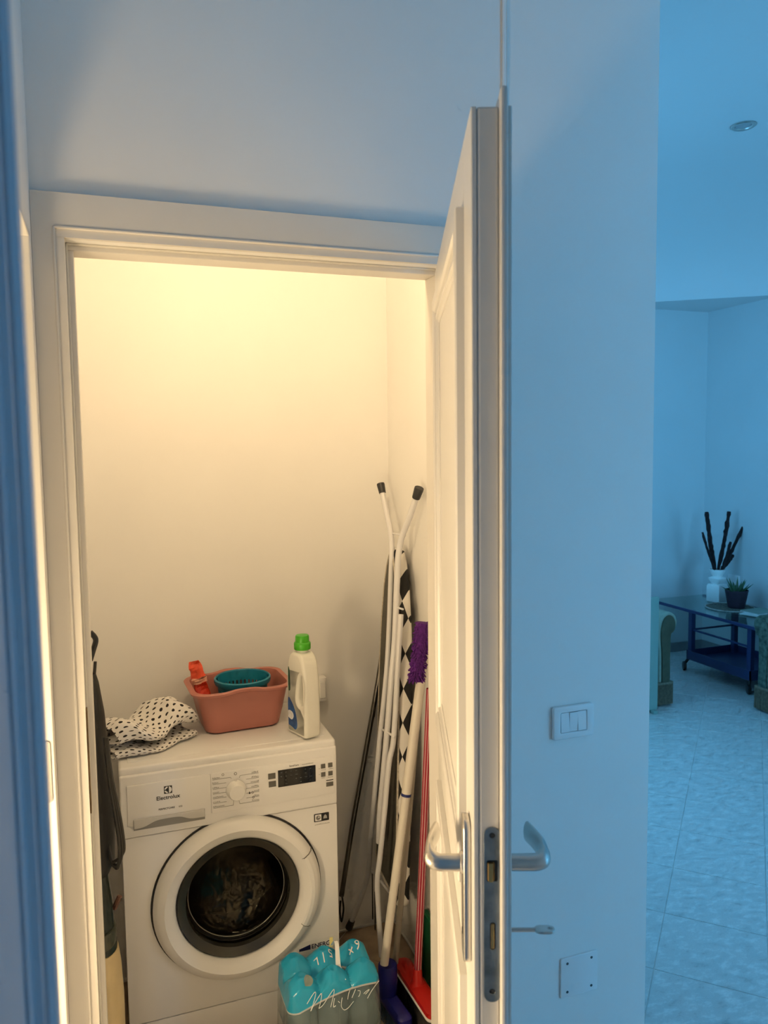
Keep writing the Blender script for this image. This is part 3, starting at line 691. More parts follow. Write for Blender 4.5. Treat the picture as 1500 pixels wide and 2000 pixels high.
def cloth(u, v):
    i = min(int(v * (len(P2) - 1) + .5), len(P2) - 1); p = P2[i]; t = i / (len(P2) - 1)
    uu = u * LEN
    upper = max(0, min(1, (t - .42) * 6))
    # puffier at the right end, hollow near the left front, ends rounded inwards
    endk = min(1, 6 * u, 6 * (1 - u) + .25)
    hgt = .78 + .48 * upper * math.exp(-((u - .80) / .20) ** 2) - .10 * math.exp(-((u - .45) / .16) ** 2) + .36 * math.exp(-((u - .10) / .20) ** 2)
    vv = p[0] * (.72 + .28 * endk) + .010 * math.sin(u * 9 + t * 3) + (.03 * upper * (u - .5)) + .03 * (1 - endk)
    z = .003 + p[1] * hgt * (.82 + .18 * endk)
    nv = noise.noise_vector(Vector((uu * 26, vv * 26, t * 5))) * (.004 + .005 * upper) + noise.noise_vector(Vector((uu * 60, vv * 60, t * 9 + 4))) * .0022
    q = CO + CU * (uu + nv[0] - .012 * upper * math.sin(t * 8)) + CV * (vv + nv[1] * .8 + .012)
    return Vector((q[0], q[1], max(ZL + .0016, ZL - .006 + z + nv[2] * min(1, z / .02) * .9)))
bm = sheet(cloth, 64, 120, su=LEN / .027, sv=arc[-1] / .027)
bmesh.ops.smooth_vert(bm, verts=bm.verts, factor=.5, use_axis_x=True, use_axis_y=True, use_axis_z=True)
bmesh.ops.recalc_face_normals(bm, faces=bm.faces)
bmesh.ops.solidify(bm, geom=bm.faces[:], thickness=.0012)
clo = mk('folded_cloth', bm, DOTS, smooth=True, keep=True)
tag(clo, 'crumpled white cloth with black polka dots on the washing machine', 'cloth')

# ------------------------------------------------------------------ wall socket box behind the washing machine
sk = tag(empty('wall_socket', (.66, CYB, .86)), 'small white socket box on the closet back wall beside the washing machine', 'socket')
mk('box', B(.632, .672, CYB - .04, CYB, .845, .925, .004), PLASTW, sk, smooth=True); mk('socket_cover', B(.636, .668, CYB - .043, CYB - .039, .855, .915, .003), PLASTW, sk)

# ------------------------------------------------------------------ ironing board leaning on the right closet wall
WTUBE = mat('white_enamelled_tube', (.74, .74, .76), .3, vary=.04)
ib = tag(empty('ironing_board', (.82, 2.32, 0)), 'folded ironing board with black and white triangle cover against closet wall', 'ironing board')
def cover_material():
    m = bpy.data.materials.new('triangle_print_cover'); m.use_nodes = True
    nt = m.node_tree; b = nt.nodes['Principled BSDF']; b.inputs['Roughness'].default_value = .8
    tc = nt.nodes.new('ShaderNodeNewGeometry'); sx = nt.nodes.new('ShaderNodeSeparateXYZ'); nt.links.new(tc.outputs['Position'], sx.inputs[0])
    def M(op, a, v=None, b2=None):
        n = nt.nodes.new('ShaderNodeMath'); n.operation = op
        nt.links.new(a, n.inputs[0])
        if b2 is not None: nt.links.new(b2, n.inputs[1])
        elif v is not None: n.inputs[1].default_value = v
        return n.outputs[0]
    # running coordinate across the cover = X - Y, along it = Z
    s = M('SUBTRACT', sx.outputs[0], None, sx.outputs[1]); s = M('MULTIPLY', s, 17.0); z = M('MULTIPLY', sx.outputs[2], 9.5)
    a = M('FRACT', s); c = M('FRACT', z)
    d1 = M('LESS_THAN', M('SUBTRACT', a, None, c), 0.0); d2 = M('LESS_THAN', M('ADD', a, None, c), 1.0)
    x1 = M('SUBTRACT', d1, None, d2); x1 = M('ABSOLUTE', x1)
    mix = nt.nodes.new('ShaderNodeMix'); mix.data_type = 'RGBA'; mix.inputs[6].default_value = (.78, .75, .70, 1); mix.inputs[7].default_value = (.012, .012, .012, 1)
    nt.links.new(x1, mix.inputs[0]); nt.links.new(mix.outputs[2], b.inputs['Base Color'])
    return m
COVER = cover_material()
# board plane: local x along Y (width), local y up the board, local z = away from the wall (-X); leans towards the wall at the top
up_b = Vector((.038, .02, 1.0)).normalized(); wid = Vector((.10, 1, 0)); wid = (wid - up_b * wid.dot(up_b)).normalized(); nb = up_b.cross(wid).normalized()
if nb[0] > 0: nb = -nb
BO = Vector((.838, 2.315, .245))
IBM = frameM(BO, wid, up_b, wid.cross(up_b))
Lb = 1.125
outl = corner(-.115, .03, .03, 270, 180) + [(-.145, .30), (-.145, .55), (-.138, .72), (-.118, .88), (-.085, 1.01), (-.050, 1.08), (-.02, 1.115), (.02, 1.115), (.050, 1.08), (.085, 1.01), (.118, .88), (.138, .72), (.145, .55), (.145, .30)] + corner(.115, .03, .03, 0, -90)
outl2 = outl
mk('cover', plate([outl2], .021, .014, 4), COVER, ib, M=IBM, smooth=True)
UNDER = mat('olive_metal_mesh', (.10, .095, .075), .6, bump=.9, bscale=400, vary=.25, vscale=150)
sgn = 1 if (wid.cross(up_b))[0] < 0 else -1
mk('mesh_underside', plate([[(x * .86, .03 + y * .95) for x, y in outl2]], .002), UNDER, ib, M=IBM @ Matrix.Translation((0, 0, sgn * .0215)))
mk('cover_hem', tube([IBM @ Vector((x * .90, .02 + y * .965, sgn * .021)) for x, y in outl2 + [outl2[0]]], .0045, 8), mat('cream_hem', (.55, .50, .42), .9, bump=.6, bscale=300, vary=.3, vscale=120), ib, smooth=True)
def ptube(pts, r, nm='leg', m=WTUBE, root=ib, per=5, n=12):
    q = smoothpath([atY(x, y, Y) for x, y, Y in pts], per); return mk(nm, tube(q, r, n), m, root, smooth=True), q
def capend(q, r, ln, root, nm='foot_cap'):
    a, b = q[0], q[1]; d = (a - b).normalized(); mk(nm, tube([a - d * ln * .55, a - d * ln * .45, a + d * ln * .3, a + d * ln * .45], [r * 1.25, r * 1.3, r * 1.5, r * 1.45], 16), RUBBER, root, smooth=True)
_, q = ptube([(745, 953, 2.44), (756, 1005, 2.40), (763, 1040, 2.36), (765, 1075, 2.33), (764, 1120, 2.31), (757, 1290, 2.28), (743, 1435, 2.28), (733, 1540, 2.30), (724, 1640, 2.36), (719, 1705, 2.42), (706, 1750, 2.45), (684, 1806, 2.485)], .0088); capend(q, .0088, .034, ib); capend(q[::-1], .0088, .034, ib)
_, q = ptube([(816, 962, 2.18), (800, 1010, 2.22), (785, 1048, 2.25), (779, 1078, 2.25), (776, 1120, 2.24), (771, 1250, 2.22), (765, 1320, 2.21), (757, 1420, 2.21), (750, 1500, 2.22), (742, 1590, 2.24), (740, 1645, 2.26)], .0098); capend(q, .0098, .036, ib)
_, q = ptube([(783, 1200, 2.19), (777, 1300, 2.18), (769, 1440, 2.18), (760, 1490, 2.18), (751, 1585, 2.18), (742, 1675, 2.19), (737, 1720, 2.2), (739, 1775, 2.2), (745, 1868, 2.18)], .0085)
mk('strut', tube([atY(764, 1041, 2.36), atY(792, 1047, 2.28)], .0028, 8), WTUBE, ib); mk('strut', tube([atY(774, 1186, 2.23), atY(787, 1190, 2.19)], .0032, 8), WTUBE, ib)
mk('strut', tube([atY(745, 1424, 2.28), atY(757, 1430, 2.2), atY(771, 1440, 2.17)], .0034, 8), WTUBE, ib)
mk('lower_bar', tube([atY(725, 1700, 2.45), atY(742, 1718, 2.37), atY(762, 1745, 2.24)], .0045, 8), WTUBE, ib)
for a_ in ((727, 1700, 728, 1795), (732, 1742, 733, 1816)): mk('wire', tube([atY(a_[0], a_[1], 2.44), atY(a_[2], a_[3], 2.46)], .0022, 6), RUBBER, ib)

# ------------------------------------------------------------------ poles and brooms
ch = tag(empty('chrome_tube', atY(668, 1765, 2.44)), 'slim grey chrome tube leaning between washing machine and ironing board', 'tube')
_, q = ptube([(752, 1205, 2.488), (743, 1300, 2.488), (712, 1480, 2.475), (688, 1615, 2.46), (667, 1750, 2.44)], .0085, 'tube', CHROME, ch)
_, q = ptube([(746, 1265, 2.495), (729, 1400, 2.485)], .0055, 'inner_tube', CHROME, ch)
_, q = ptube([(668, 1750, 2.43), (671, 1775, 2.44), (667, 1800, 2.45), (664, 1780, 2.45), (665, 1760, 2.44)], .003, 'wire_loop', RUBBER, ch)

mopb = atY(752, 1870, 2.05); mopt = atY(837, 1215, 2.085)
mop = tag(empty('dust_mop', (mopb[0], mopb[1], 0)), 'white-handled mop turned upside down with a purple chenille head', 'mop')
IVORY = mat('ivory_plastic_pole', (.74, .70, .62), .4, vary=.04)
ring = mopb.lerp(mopt, .485)
mk('handle_lower', tube([mopb.lerp(mopt, -.02), ring], .0125, 16), IVORY, mop, smooth=True); mk('handle_upper', tube([ring, mopb.lerp(mopt, .985)], .0145, 16), IVORY, mop, smooth=True)
dd = (mopt - mopb).normalized()
mk('handle_ring', tube([ring - dd * .004, ring + dd * .004], .0152, 16), mat('navy_ring', (.02, .03, .16), .4, vary=.05), mop, smooth=True)
# chenille head: a flat pad full of short fingers
PURP = mat('purple_chenille', (.10, .012, .20), .9, vary=.4, vscale=60)
hb = bmesh.new(); r_ = random.Random(11)
hp0, hp1 = atY(813, 1330, 2.06), atY(826, 1216, 2.06)
hc = bmesh.new()
mk('head_pad', tube([hp0, hp1], [.016, .02], 12), PURP, mop)
ax = (hp1 - hp0)
for k in range(520):
    t = r_.random(); a = r_.uniform(0, 2 * math.pi); base = hp0 + ax * t + Vector((math.cos(a), math.sin(a) * .7, 0)) * .012
    d = Vector((math.cos(a), math.sin(a), r_.uniform(-.9, .3))).normalized(); L = r_.uniform(.009, .017)
    p0, p1, p2 = base, base + d * L * .6, base + d * L + Vector((0, 0, -.004))
    loft(frame_rings([p0, p1, p2], [.0022, .0026, .0016], 5), bm=hb)
o = mk('chenille_fingers', hb, PURP, mop, kind='stuff'); 

gp_ = tag(empty('beige_pole', atY(772, 1885, 2.10)), 'grey beige broom pole behind the white mop handle', 'pole')
mk('pole', tube([atY(772, 1880, 2.10), atY(803, 1540, 2.115), atY(824, 1300, 2.12)], .0095, 14), mat('grey_beige_pole', (.42, .38, .31), .5, vary=.08), gp_, smooth=True)

# blue broom head, standing on the floor below the two poles
bb = tag(empty('blue_broom', (.775, 2.03, 0)), 'dark blue broom head with black and pale bristles behind the water bottles', 'broom')
NAVY = mat('dark_blue_plastic', (.012, .014, .20), .4, vary=.1)
c1 = atY(757, 1884, 2.065)
BBM = Matrix.Translation((c1[0], c1[1], 0)) @ Matrix.Rotation(math.radians(-84), 4, 'Z')
mk('socket', lathe([(.027, .07), (.029, c1[2] - .05), (.028, c1[2]), (.025, c1[2] + .004)], 24, Matrix.Translation((c1[0], c1[1], 0))), NAVY, bb, smooth=True)
mk('head_block', loft([[Vector((x, y, z)) for x, y in rrect(hx, hy, .016, 5)] for hx, hy, z in ((.085, .020, .048), (.088, .024, .054), (.086, .023, .070), (.076, .016, .078))]), NAVY, bb, M=BBM @ Matrix.Translation((.035, 0, 0)), smooth=True)
br = bmesh.new()
def bristles(bm, hx, hy, z0, z1, nx, ny, r, flare=.15):
    for i in range(nx):
        for j in range(ny):
            x = -hx + 2 * hx * (i + .5) / nx + rnd.uniform(-.001, .001); y = -hy + 2 * hy * (j + .5) / ny
            fx, fy = x * (1 + flare) + rnd.uniform(-.003, .003), y * (1 + flare * 2.5) + rnd.uniform(-.003, .003)
            loft([[Vector((x + r * math.cos(k * 1.5708), y + r * math.sin(k * 1.5708), z0)) for k in range(4)], [Vector((fx + r * math.cos(k * 1.5708), fy + r * math.sin(k * 1.5708), z1)) for k in range(4)]], bm=bm)
bristles(br, .082, .019, .050, .001, 26, 6, .0018)
mk('bristles', br, mat('pale_blue_bristle', (.10, .16, .26), .7, vary=.6, vscale=30), bb, M=BBM @ Matrix.Translation((.035, 0, 0)), kind='stuff')

# red broom
rb0 = atY(815, 1905, 2.02); rb1 = atY(840, 1345, 2.02)
rbm = tag(empty('red_broom', (rb0[0], rb0[1], 0)), 'red broom with a red and white striped handle by the door frame', 'broom')
def stripes():
    m = bpy.data.materials.new('red_white_striped_pole'); m.use_nodes = True
    nt = m.node_tree; b = nt.nodes['Principled BSDF']; b.inputs['Roughness'].default_value = .35
    uv = nt.nodes.new('ShaderNodeUVMap'); sx = nt.nodes.new('ShaderNodeSeparateXYZ'); nt.links.new(uv.outputs[0], sx.inputs[0])
    m1 = nt.nodes.new('ShaderNodeMath'); m1.operation = 'MULTIPLY'; m1.inputs[1].default_value = 9; nt.links.new(sx.outputs[1], m1.inputs[0])
    m2 = nt.nodes.new('ShaderNodeMath'); m2.operation = 'FRACT'; nt.links.new(m1.outputs[0], m2.inputs[0])
    m3 = nt.nodes.new('ShaderNodeMath'); m3.operation = 'LESS_THAN'; m3.inputs[1].default_value = .2; nt.links.new(m2.outputs[0], m3.inputs[0])
    mix = nt.nodes.new('ShaderNodeMix'); mix.data_type = 'RGBA'; mix.inputs[6].default_value = (.33, .012, .035, 1); mix.inputs[7].default_value = (.75, .62, .60, 1)
    nt.links.new(m3.outputs[0], mix.inputs[0]); nt.links.new(mix.outputs[2], b.inputs['Base Color']); return m
def cyl_uv(p0, p1, r, n=36):
    ringsA = frame_rings([p0, p1], r, n)
    return sheet(lambda u, v: ringsA[0 if u < .5 else 1][int(round(v * n)) % n], 1, n)
mk('handle', cyl_uv(rb0 + Vector((0, 0, -.02)), rb1, .0112), stripes(), rbm, smooth=True, keep=True)
RED = mat('red_plastic', (.50, .012, .008), .35, vary=.06)
RC = Vector((.828, 2.062, .105))
dirb = (atZ(848, 1985, .105) - atZ(778, 1880, .105)); dirb.normalize()
RBM = frameM((rb0[0] + .002, rb0[1], 0), dirb, Vector((-dirb[1], dirb[0], 0)), (0, 0, 1))
zt = rb0[2]
mk('head_block', loft([[Vector((x, y, z)) for x, y in rrect(hx, hy, .024, 6)] for hx, hy, z in ((.130, .024, zt - .045), (.134, .028, zt - .042), (.132, .027, zt - .030), (.10, .016, zt - .022))]), RED, rbm, M=RBM, smooth=True)
mk('white_edge', loft([[Vector((x, y, z)) for x, y in rrect(hx, hy, .024, 6)] for hx, hy, z in ((.134, .0285, zt - .052), (.136, .030, zt - .049), (.136, .030, zt - .046), (.133, .0275, zt - .044))]), PLASTW, rbm, M=RBM, smooth=True)
mk('handle_socket', lathe([(.024, zt - .03), (.016, zt - .012), (.0135, zt + .02), (.0125, zt + .022)], 20, Matrix.Translation((rb0[0], rb0[1], 0))), RED, rbm, smooth=True)
br = bmesh.new(); bristles(br, .128, .025, zt - .05, .001, 40, 9, .002)
mk('bristles', br, BLACK, rbm, M=RBM, kind='stuff')
# green dustpan half hidden by the frame
gd = tag(empty('dustpan', (.885, 2.06, 0)), 'green dustpan standing behind the red broom', 'dustpan')
GRN = mat('green_plastic', (.01, .13, .05), .4, vary=.1)
GM = frameM((.897, 2.09, .004), (0, 1, 0), Vector((.02, 0, 1)).normalized(), (1, 0, 0))
mk('pan', plate([rr_at(0, .115, .10, .115, .02)], .004, .0015), GRN, gd, M=GM, smooth=True)
mk('pan_rim', tube([GM @ Vector((x, y, -.008)) for x, y in ((-.095, .005), (-.095, .21), (-.07, .226), (.07, .226), (.095, .21), (.095, .005))], .006, 8), GRN, gd, smooth=True)
mk('pan_handle', tube([GM @ Vector((0, .22, -.004)), GM @ Vector((0, .34, -.004))], .009, 10), GRN, gd, smooth=True)

# ------------------------------------------------------------------ six-pack of water bottles in printed film
KX0, KX1, KY0, KY1 = .392, .648, 1.868, 2.042
kc = Vector(((KX0 + KX1) / 2, (KY0 + KY1) / 2, 0))
pack = tag(empty('water_bottle_pack', kc), 'six-pack of water bottles in blue printed film on the closet floor', 'bottle pack')
def thinclear(name, tint, gloss=.05, ior=1.3, diff=None, dfac=0.0):
    m = bpy.data.materials.new(name); m.use_nodes = True; nt = m.node_tree; nt.nodes.clear()
    out = nt.nodes.new('ShaderNodeOutputMaterial'); mx = nt.nodes.new('ShaderNodeMixShader'); tr = nt.nodes.new('ShaderNodeBsdfTransparent'); gs = nt.nodes.new('ShaderNodeBsdfGlossy'); fz = schlick(nt, ((ior - 1) / (ior + 1)) ** 2)
    tr.inputs[0].default_value = (*tint, 1); gs.inputs['Roughness'].default_value = gloss
    nt.links.new(fz.outputs[0], mx.inputs[0]); nt.links.new(tr.outputs[0], mx.inputs[1]); nt.links.new(gs.outputs[0], mx.inputs[2])
    last = mx
    if diff:
        df = nt.nodes.new('ShaderNodeBsdfDiffuse'); df.inputs[0].default_value = (*diff, 1); m2 = nt.nodes.new('ShaderNodeMixShader'); m2.inputs[0].default_value = dfac
        nt.links.new(mx.outputs[0], m2.inputs[1]); nt.links.new(df.outputs[0], m2.inputs[2]); last = m2
    nt.links.new(last.outputs[0], out.inputs[0]); return m
PET = thinclear('clear_bottle_plastic', (.80, .88, .90), .06, 1.45, (.45, .58, .62), .22)
CAPB = mat('blue_cap', (.02, .10, .30), .4, vary=.05)
bxs = [KX0 + .0427 + i * .0853 for i in range(3)]; bys = [KY0 + .0435, KY1 - .0435]
bprof = [(.002, .006), (.036, .004), (.0405, .012), (.0405, .05), (.0385, .058), (.0405, .066), (.0405, .11), (.0385, .118), (.0405, .126), (.0405, .185), (.038, .205), (.030, .235), (.019, .262), (.0135, .276), (.0135, .288)]
proto = None; protoc = None
for by in bys:
    for bx in bxs:
        T = Matrix.Translation((bx, by, 0))
        if proto is None:
            proto = mk('bottle', lathe(bprof, 28, T), PET, pack, smooth=True); protoc = mk('bottle_cap', lathe([(.0155, .284), (.0155, .300), (.0145, .302), (.001, .3025)], 20, T), CAPB, proto, smooth=True)
            pb = Vector((bx, by, 0))
        else:
            o = proto.copy(); col.objects.link(o); o.parent = pack; o.location = proto.location + Vector((bx, by, 0)) - pb
            WORLD[o.name] = WORLD[proto.name] + Vector((bx, by, 0)) - pb
            c_ = protoc.copy(); col.objects.link(c_); c_.parent = o; c_.location = protoc.location
# shrink film: scalloped sides, tented over the caps
def outline(s, n=120):
    res = []
    base = rrect((KX1 - KX0) / 2 + .003, (KY1 - KY0) / 2 + .003, .04, 8)
    # resample evenly
    L = []; tot = 0
    for i in range(len(base)):
        a, b = Vector(base[i]), Vector(base[(i + 1) % len(base)]); L.append((tot, a, b)); tot += (b - a).length
    for k in range(n):
        d = tot * k / n
        for (t0, a, b) in reversed(L):
            if d >= t0:
                p = a.lerp(b, min(1, (d - t0) / max((b - a).length, 1e-9))); break
        res.append(p)
    return [Vector((kc[0] + p[0] * s, kc[1] + p[1] * s)) for p in res]
def film_z(x, y):
    h = .225
    for by in bys:
        for bx in bxs:
            d = math.hypot(x - bx, y - by)
            top = .3070
            h = max(h, top - .98 * max(0, d - .014) - 1.0 * max(0, d - .050))
    ins = min(x - KX0, KX1 - x, y - KY0, KY1 - y) + .003
    h = min(h, .206 + 4.6 * max(0, ins) ** .92)
    return h + .003 * noise.noise(Vector((x * 60, y * 60, 3)))
rings = []
for z, s in ((.004, .90), (.012, .985), (.05, 1), (.10, 1), (.15, 1), (.185, .995), (.2, .985)):
    rg = []
    for k, p in enumerate(outline(s)):
        w_ = noise.noise(Vector((p[0] * 45, p[1] * 45, z * 18))) * .0025
        rg.append(Vector((p[0] + (p[0] - kc[0]) * w_ * 5, p[1] + (p[1] - kc[1]) * w_ * 5, z)))
    rings.append(rg)
for k in range(1, 31):
    s = .985 * (1 - (k / 31) ** 1.35)
    rings.append([Vector((p[0], p[1], max(film_z(p[0], p[1]), .203))) for p in outline(s)])
fbm = loft(rings)
def film_material():
    m = bpy.data.materials.new('blue_printed_film'); m.use_nodes = True; nt = m.node_tree; nt.nodes.clear()
    out = nt.nodes.new('ShaderNodeOutputMaterial')
    geo = nt.nodes.new('ShaderNodeNewGeometry'); sx = nt.nodes.new('ShaderNodeSeparateXYZ'); nt.links.new(geo.outputs['Position'], sx.inputs[0])
    def M(op, a, b):
        n = nt.nodes.new('ShaderNodeMath'); n.operation = op
        for i, q in enumerate((a, b)):
            if isinstance(q, (int, float)): n.inputs[i].default_value = q
            else: nt.links.new(q, n.inputs[i])
        return n.outputs[0]
    nz = nt.nodes.new('ShaderNodeTexNoise'); nz.inputs['Scale'].default_value = 9; nt.links.new(geo.outputs['Position'], nz.inputs['Vector'])
    # arched lower border of the blue print; the pale printed foot of the film
    wave = M('MULTIPLY', M('SINE', M('MULTIPLY', M('SUBTRACT', sx.outputs[0], KX0), 8.0), 0), .038)
    border = M('ADD', wave, .226)
    blue = M('GREATER_THAN', sx.outputs[2], border)
    white = M('LESS_THAN', sx.outputs[2], M('ADD', M('MULTIPLY', nz.outputs[0], .06), .128))
    line = M('LESS_THAN', M('ABSOLUTE', M('SUBTRACT', sx.outputs[2], border), 0), .0022)
    tr = nt.nodes.new('ShaderNodeBsdfTransparent'); tr.inputs[0].default_value = (.90, .95, .96, 1)
    gs = nt.nodes.new('ShaderNodeBsdfGlossy'); gs.inputs['Roughness'].default_value = .12
    fz = schlick(nt, .035)
    df = nt.nodes.new('ShaderNodeBsdfDiffuse'); tl = nt.nodes.new('ShaderNodeBsdfTranslucent')
    mixc = nt.nodes.new('ShaderNodeMix'); mixc.data_type = 'RGBA'; mixc.inputs[6].default_value = (.55, .58, .56, 1); mixc.inputs[7].default_value = (.04, .62, 1.0, 1); nt.links.new(blue, mixc.inputs[0])
    mixd = nt.nodes.new('ShaderNodeMix'); mixd.data_type = 'RGBA'; mixd.inputs[7].default_value = (.85, .88, .88, 1); nt.links.new(line, mixd.inputs[0]); nt.links.new(mixc.outputs[2], mixd.inputs[6])
    nt.links.new(mixd.outputs[2], df.inputs[0]); nt.links.new(mixd.outputs[2], tl.inputs[0])
    dm = nt.nodes.new('ShaderNodeMixShader'); dm.inputs[0].default_value = .4; nt.links.new(df.outputs[0], dm.inputs[1]); nt.links.new(tl.outputs[0], dm.inputs[2])
    fac = M('MAXIMUM', M('MULTIPLY', blue, .90), M('MAXIMUM', M('MULTIPLY', white, .78), M('MAXIMUM', M('MULTIPLY', line, .9), .16)))
    m1 = nt.nodes.new('ShaderNodeMixShader'); nt.links.new(fac, m1.inputs[0]); nt.links.new(tr.outputs[0], m1.inputs[1]); nt.links.new(dm.outputs[0], m1.inputs[2])
    m2 = nt.nodes.new('ShaderNodeMixShader'); nt.links.new(fz.outputs[0], m2.inputs[0]); nt.links.new(m1.outputs[0], m2.inputs[1]); nt.links.new(gs.outputs[0], m2.inputs[2])
    nt.links.new(m2.outputs[0], out.inputs[0]); return m
mk('film', fbm, film_material(), pack, smooth=True)
WINK = mat('white_print', (.82, .85, .86), .5, vary=.03)
# "6 x 1,5 L" printed across the top, reading from the other side
def on_film(s, size, cx, cy):
    bm = text_bm(s, size, extrude=0.0)
    bmesh.ops.triangulate(bm, faces=bm.faces)
    bmesh.ops.subdivide_edges(bm, edges=bm.edges, cuts=1, use_grid_fill=False)
    for v in bm.verts:
        x, y = cx - v.co[0], cy - v.co[1]; v.co = Vector((x, y, film_z(x, y) + .003))
    mk('lettering', bm, WINK, pack, keep=True)
for ch_, px, py, sz in (('×', 685, 1857, .030), ('1', 632, 1870, .026), ('5', 645, 1862, .026), ('L', 618, 1880, .026)):
    zz = .28
    for it in range(12):
        g = atZ(px, py, zz); zz = .5 * zz + .5 * film_z(g[0], g[1])
    on_film(ch_, sz, g[0], g[1])
on_film('6', .032, .613, 1.985)
# carrying strap with a pale yellow tab
mk('strap', sheet(lambda u, v: Vector((.543 + (.008 + .008 * u) * (v - .5) + .004 * math.sin(u * 6), 2.000 - .115 * u, .308 + .032 * math.sin(math.pi * min(1, u * 1.6)) - .05 * max(0, u - .5))), 14, 2), WINK, pack, keep=True)
tab = Vector((.543, 2.004, 0))
mk('strap_tab', B(tab[0] - .005, tab[0] + .005, tab[1] - .002, tab[1], .302, .330, .0008), mat('pale_yellow_tab', (.85, .75, .30), .5, vary=.05), pack)
# cursive brand word on the front of the film, built from pen strokes
def pen(pts): return smoothpath([Vector((p.x, KY0 - .0075 + max(0, p.z - .206) * .12, p.z)) for p in (atY(540 + x / 6.818, 1820 + y / 6.818, KY0 - .005) for x, y in pts)], 5)
wordm = bmesh.new()
for st_ in ([(412, 972), (450, 915), (500, 845), (526, 824), (528, 860), (500, 950), (458, 1060), (500, 985), (560, 895), (604, 840), (606, 880), (588, 960), (566, 1026)], [(566, 1026), (620, 985), (690, 890), (745, 815), (776, 786), (770, 840), (745, 930), (724, 1006)], [(778, 895), (764, 960), (762, 1004), (790, 985)], [(825, 930), (845, 950)], [(880, 885), (866, 950), (868, 1004), (905, 1036), (960, 1005), (1000, 960), (1030, 928)], [(985, 792), (965, 840), (952, 905)], [(1060, 778), (1035, 830), (1008, 885)], [(1088, 795), (1120, 800), (1110, 850), (1092, 868)], [(1165, 832), (1200, 800), (1240, 778), (1215, 810), (1185, 838)], [(1212, 888), (1260, 810), (1320, 730), (1375, 668)]):
    tube(pen(st_), .0008, 6, bm=wordm)
mk('lettering', wordm, WINK, pack)
dk = atY(603, 1914, KY0 - .004)
mk('film_emblem', plate([cr2([(-.011, -.012), (.004, -.014), (.011, -.004), (.006, .008), (-.006, .013), (-.012, .004)])], .0004), mat('grey_green_emblem', (.20, .26, .24), .5, vary=.3, vscale=60), pack, M=frameM((dk[0], KY0 - .004, dk[2]), (1, 0, 0), Vector((0, .38, .92)).normalized(), Vector((0, -.92, .38)).normalized()))

# ------------------------------------------------------------------ upright vacuum cleaner behind the left jamb
vc = tag(empty('upright_vacuum', (.0, 1.80, 0)), 'upright vacuum cleaner with black bag and cream base behind left door jamb', 'vacuum cleaner')
def vp(x, y, Y=1.80): return atY(x, y, Y)
BAG = mat('black_bag_fabric', (.010, .011, .012), .55, bump=.3, bscale=90, vary=.2)
mk('handle', tube(smoothpath([vp(176, 1235), vp(184, 1243), vp(187, 1252), vp(182, 1270), vp(176, 1290)], 5), .006, 10), BLACK, vc, smooth=True)
mk('tube', tube([vp(186, 1292), vp(184, 1320)], .0035, 8), BLACK, vc)
def bagrings(rows, Y=1.80):
    R = []
    for y, xl, xr, dep in rows:
        a, b = vp(xl, y, Y), vp(xr, y, Y); c = (a + b) / 2; hw = (b[0] - a[0]) / 2
        R.append([c + Vector((hw * math.cos(2 * math.pi * k / 20) * (1 + .04 * math.sin(5 * k + y)), dep * math.sin(2 * math.pi * k / 20), 0)) for k in range(20)])
    return R[::-1]
mk('bag', loft(bagrings([(1316, 170, 187, .01), (1335, 166, 193, .03), (1390, 160, 203, .05), (1450, 155, 212, .06), (1540, 155, 222, .065), (1620, 158, 226, .06), (1680, 165, 224, .05), (1700, 172, 216, .04)])), BAG, vc, smooth=True)
for kq, (dx, lw) in enumerate(((0, 1690), (4, 1680), (-5, 1696))):
    mk('power_cord', tube(smoothpath([vp(207 + dx * .4, 1440, 1.73), vp(216 + dx * .6, 1520, 1.73), vp(231 + dx, 1600, 1.73), vp(238 + dx, 1650, 1.73), vp(236 + dx * .8, lw - 12, 1.735), vp(228, lw, 1.74), vp(217, 1680, 1.75), vp(210, 1640, 1.76)], 5), .0036, 8), BLACK, vc, smooth=True)
DGREEN = mat('dark_green_plastic', (.012, .022, .018), .35, vary=.1)
mk('neck', loft(bagrings([(1690, 165, 208, .03), (1760, 168, 219, .035), (1810, 172, 223, .04), (1822, 170, 225, .045)])), DGREEN, vc, smooth=True)
mk('collar', loft(bagrings([(1808, 170, 226, .046), (1812, 170, 227, .048), (1835, 172, 228, .048), (1838, 173, 227, .046)])), mat('olive_collar', (.05, .055, .04), .4, vary=.1), vc, smooth=True)
CREAMV = mat('aged_cream_plastic', (.62, .50, .28), .45, vary=.12, vscale=12)
mk('motor_top', loft(bagrings([(1836, 173, 228, .046), (1865, 175, 232, .05), (1885, 176, 230, .05)])), DGREEN, vc, smooth=True)
vb_ = vp(246, 1985)
rows = [(1848, 176, 231, .05), (1880, 176, 236, .058), (1940, 178, 244, .07), (1990, 178, 246, .075), (2040, 178, 246, .08)]
R_ = bagrings(rows)
low = [Vector((p[0], p[1], 0.0)) for p in R_[0]]; 
mk('motor_base', loft([low, [Vector((p[0], p[1], .02)) for p in R_[0]]] + [r for r in R_[1:]]), CREAMV, vc, smooth=True)
mk('pedal', tube([vp(223, 1775), vp(234, 1750)], .006, 8), mat('brown_pedal', (.12, .05, .03), .5, vary=.1), vc)

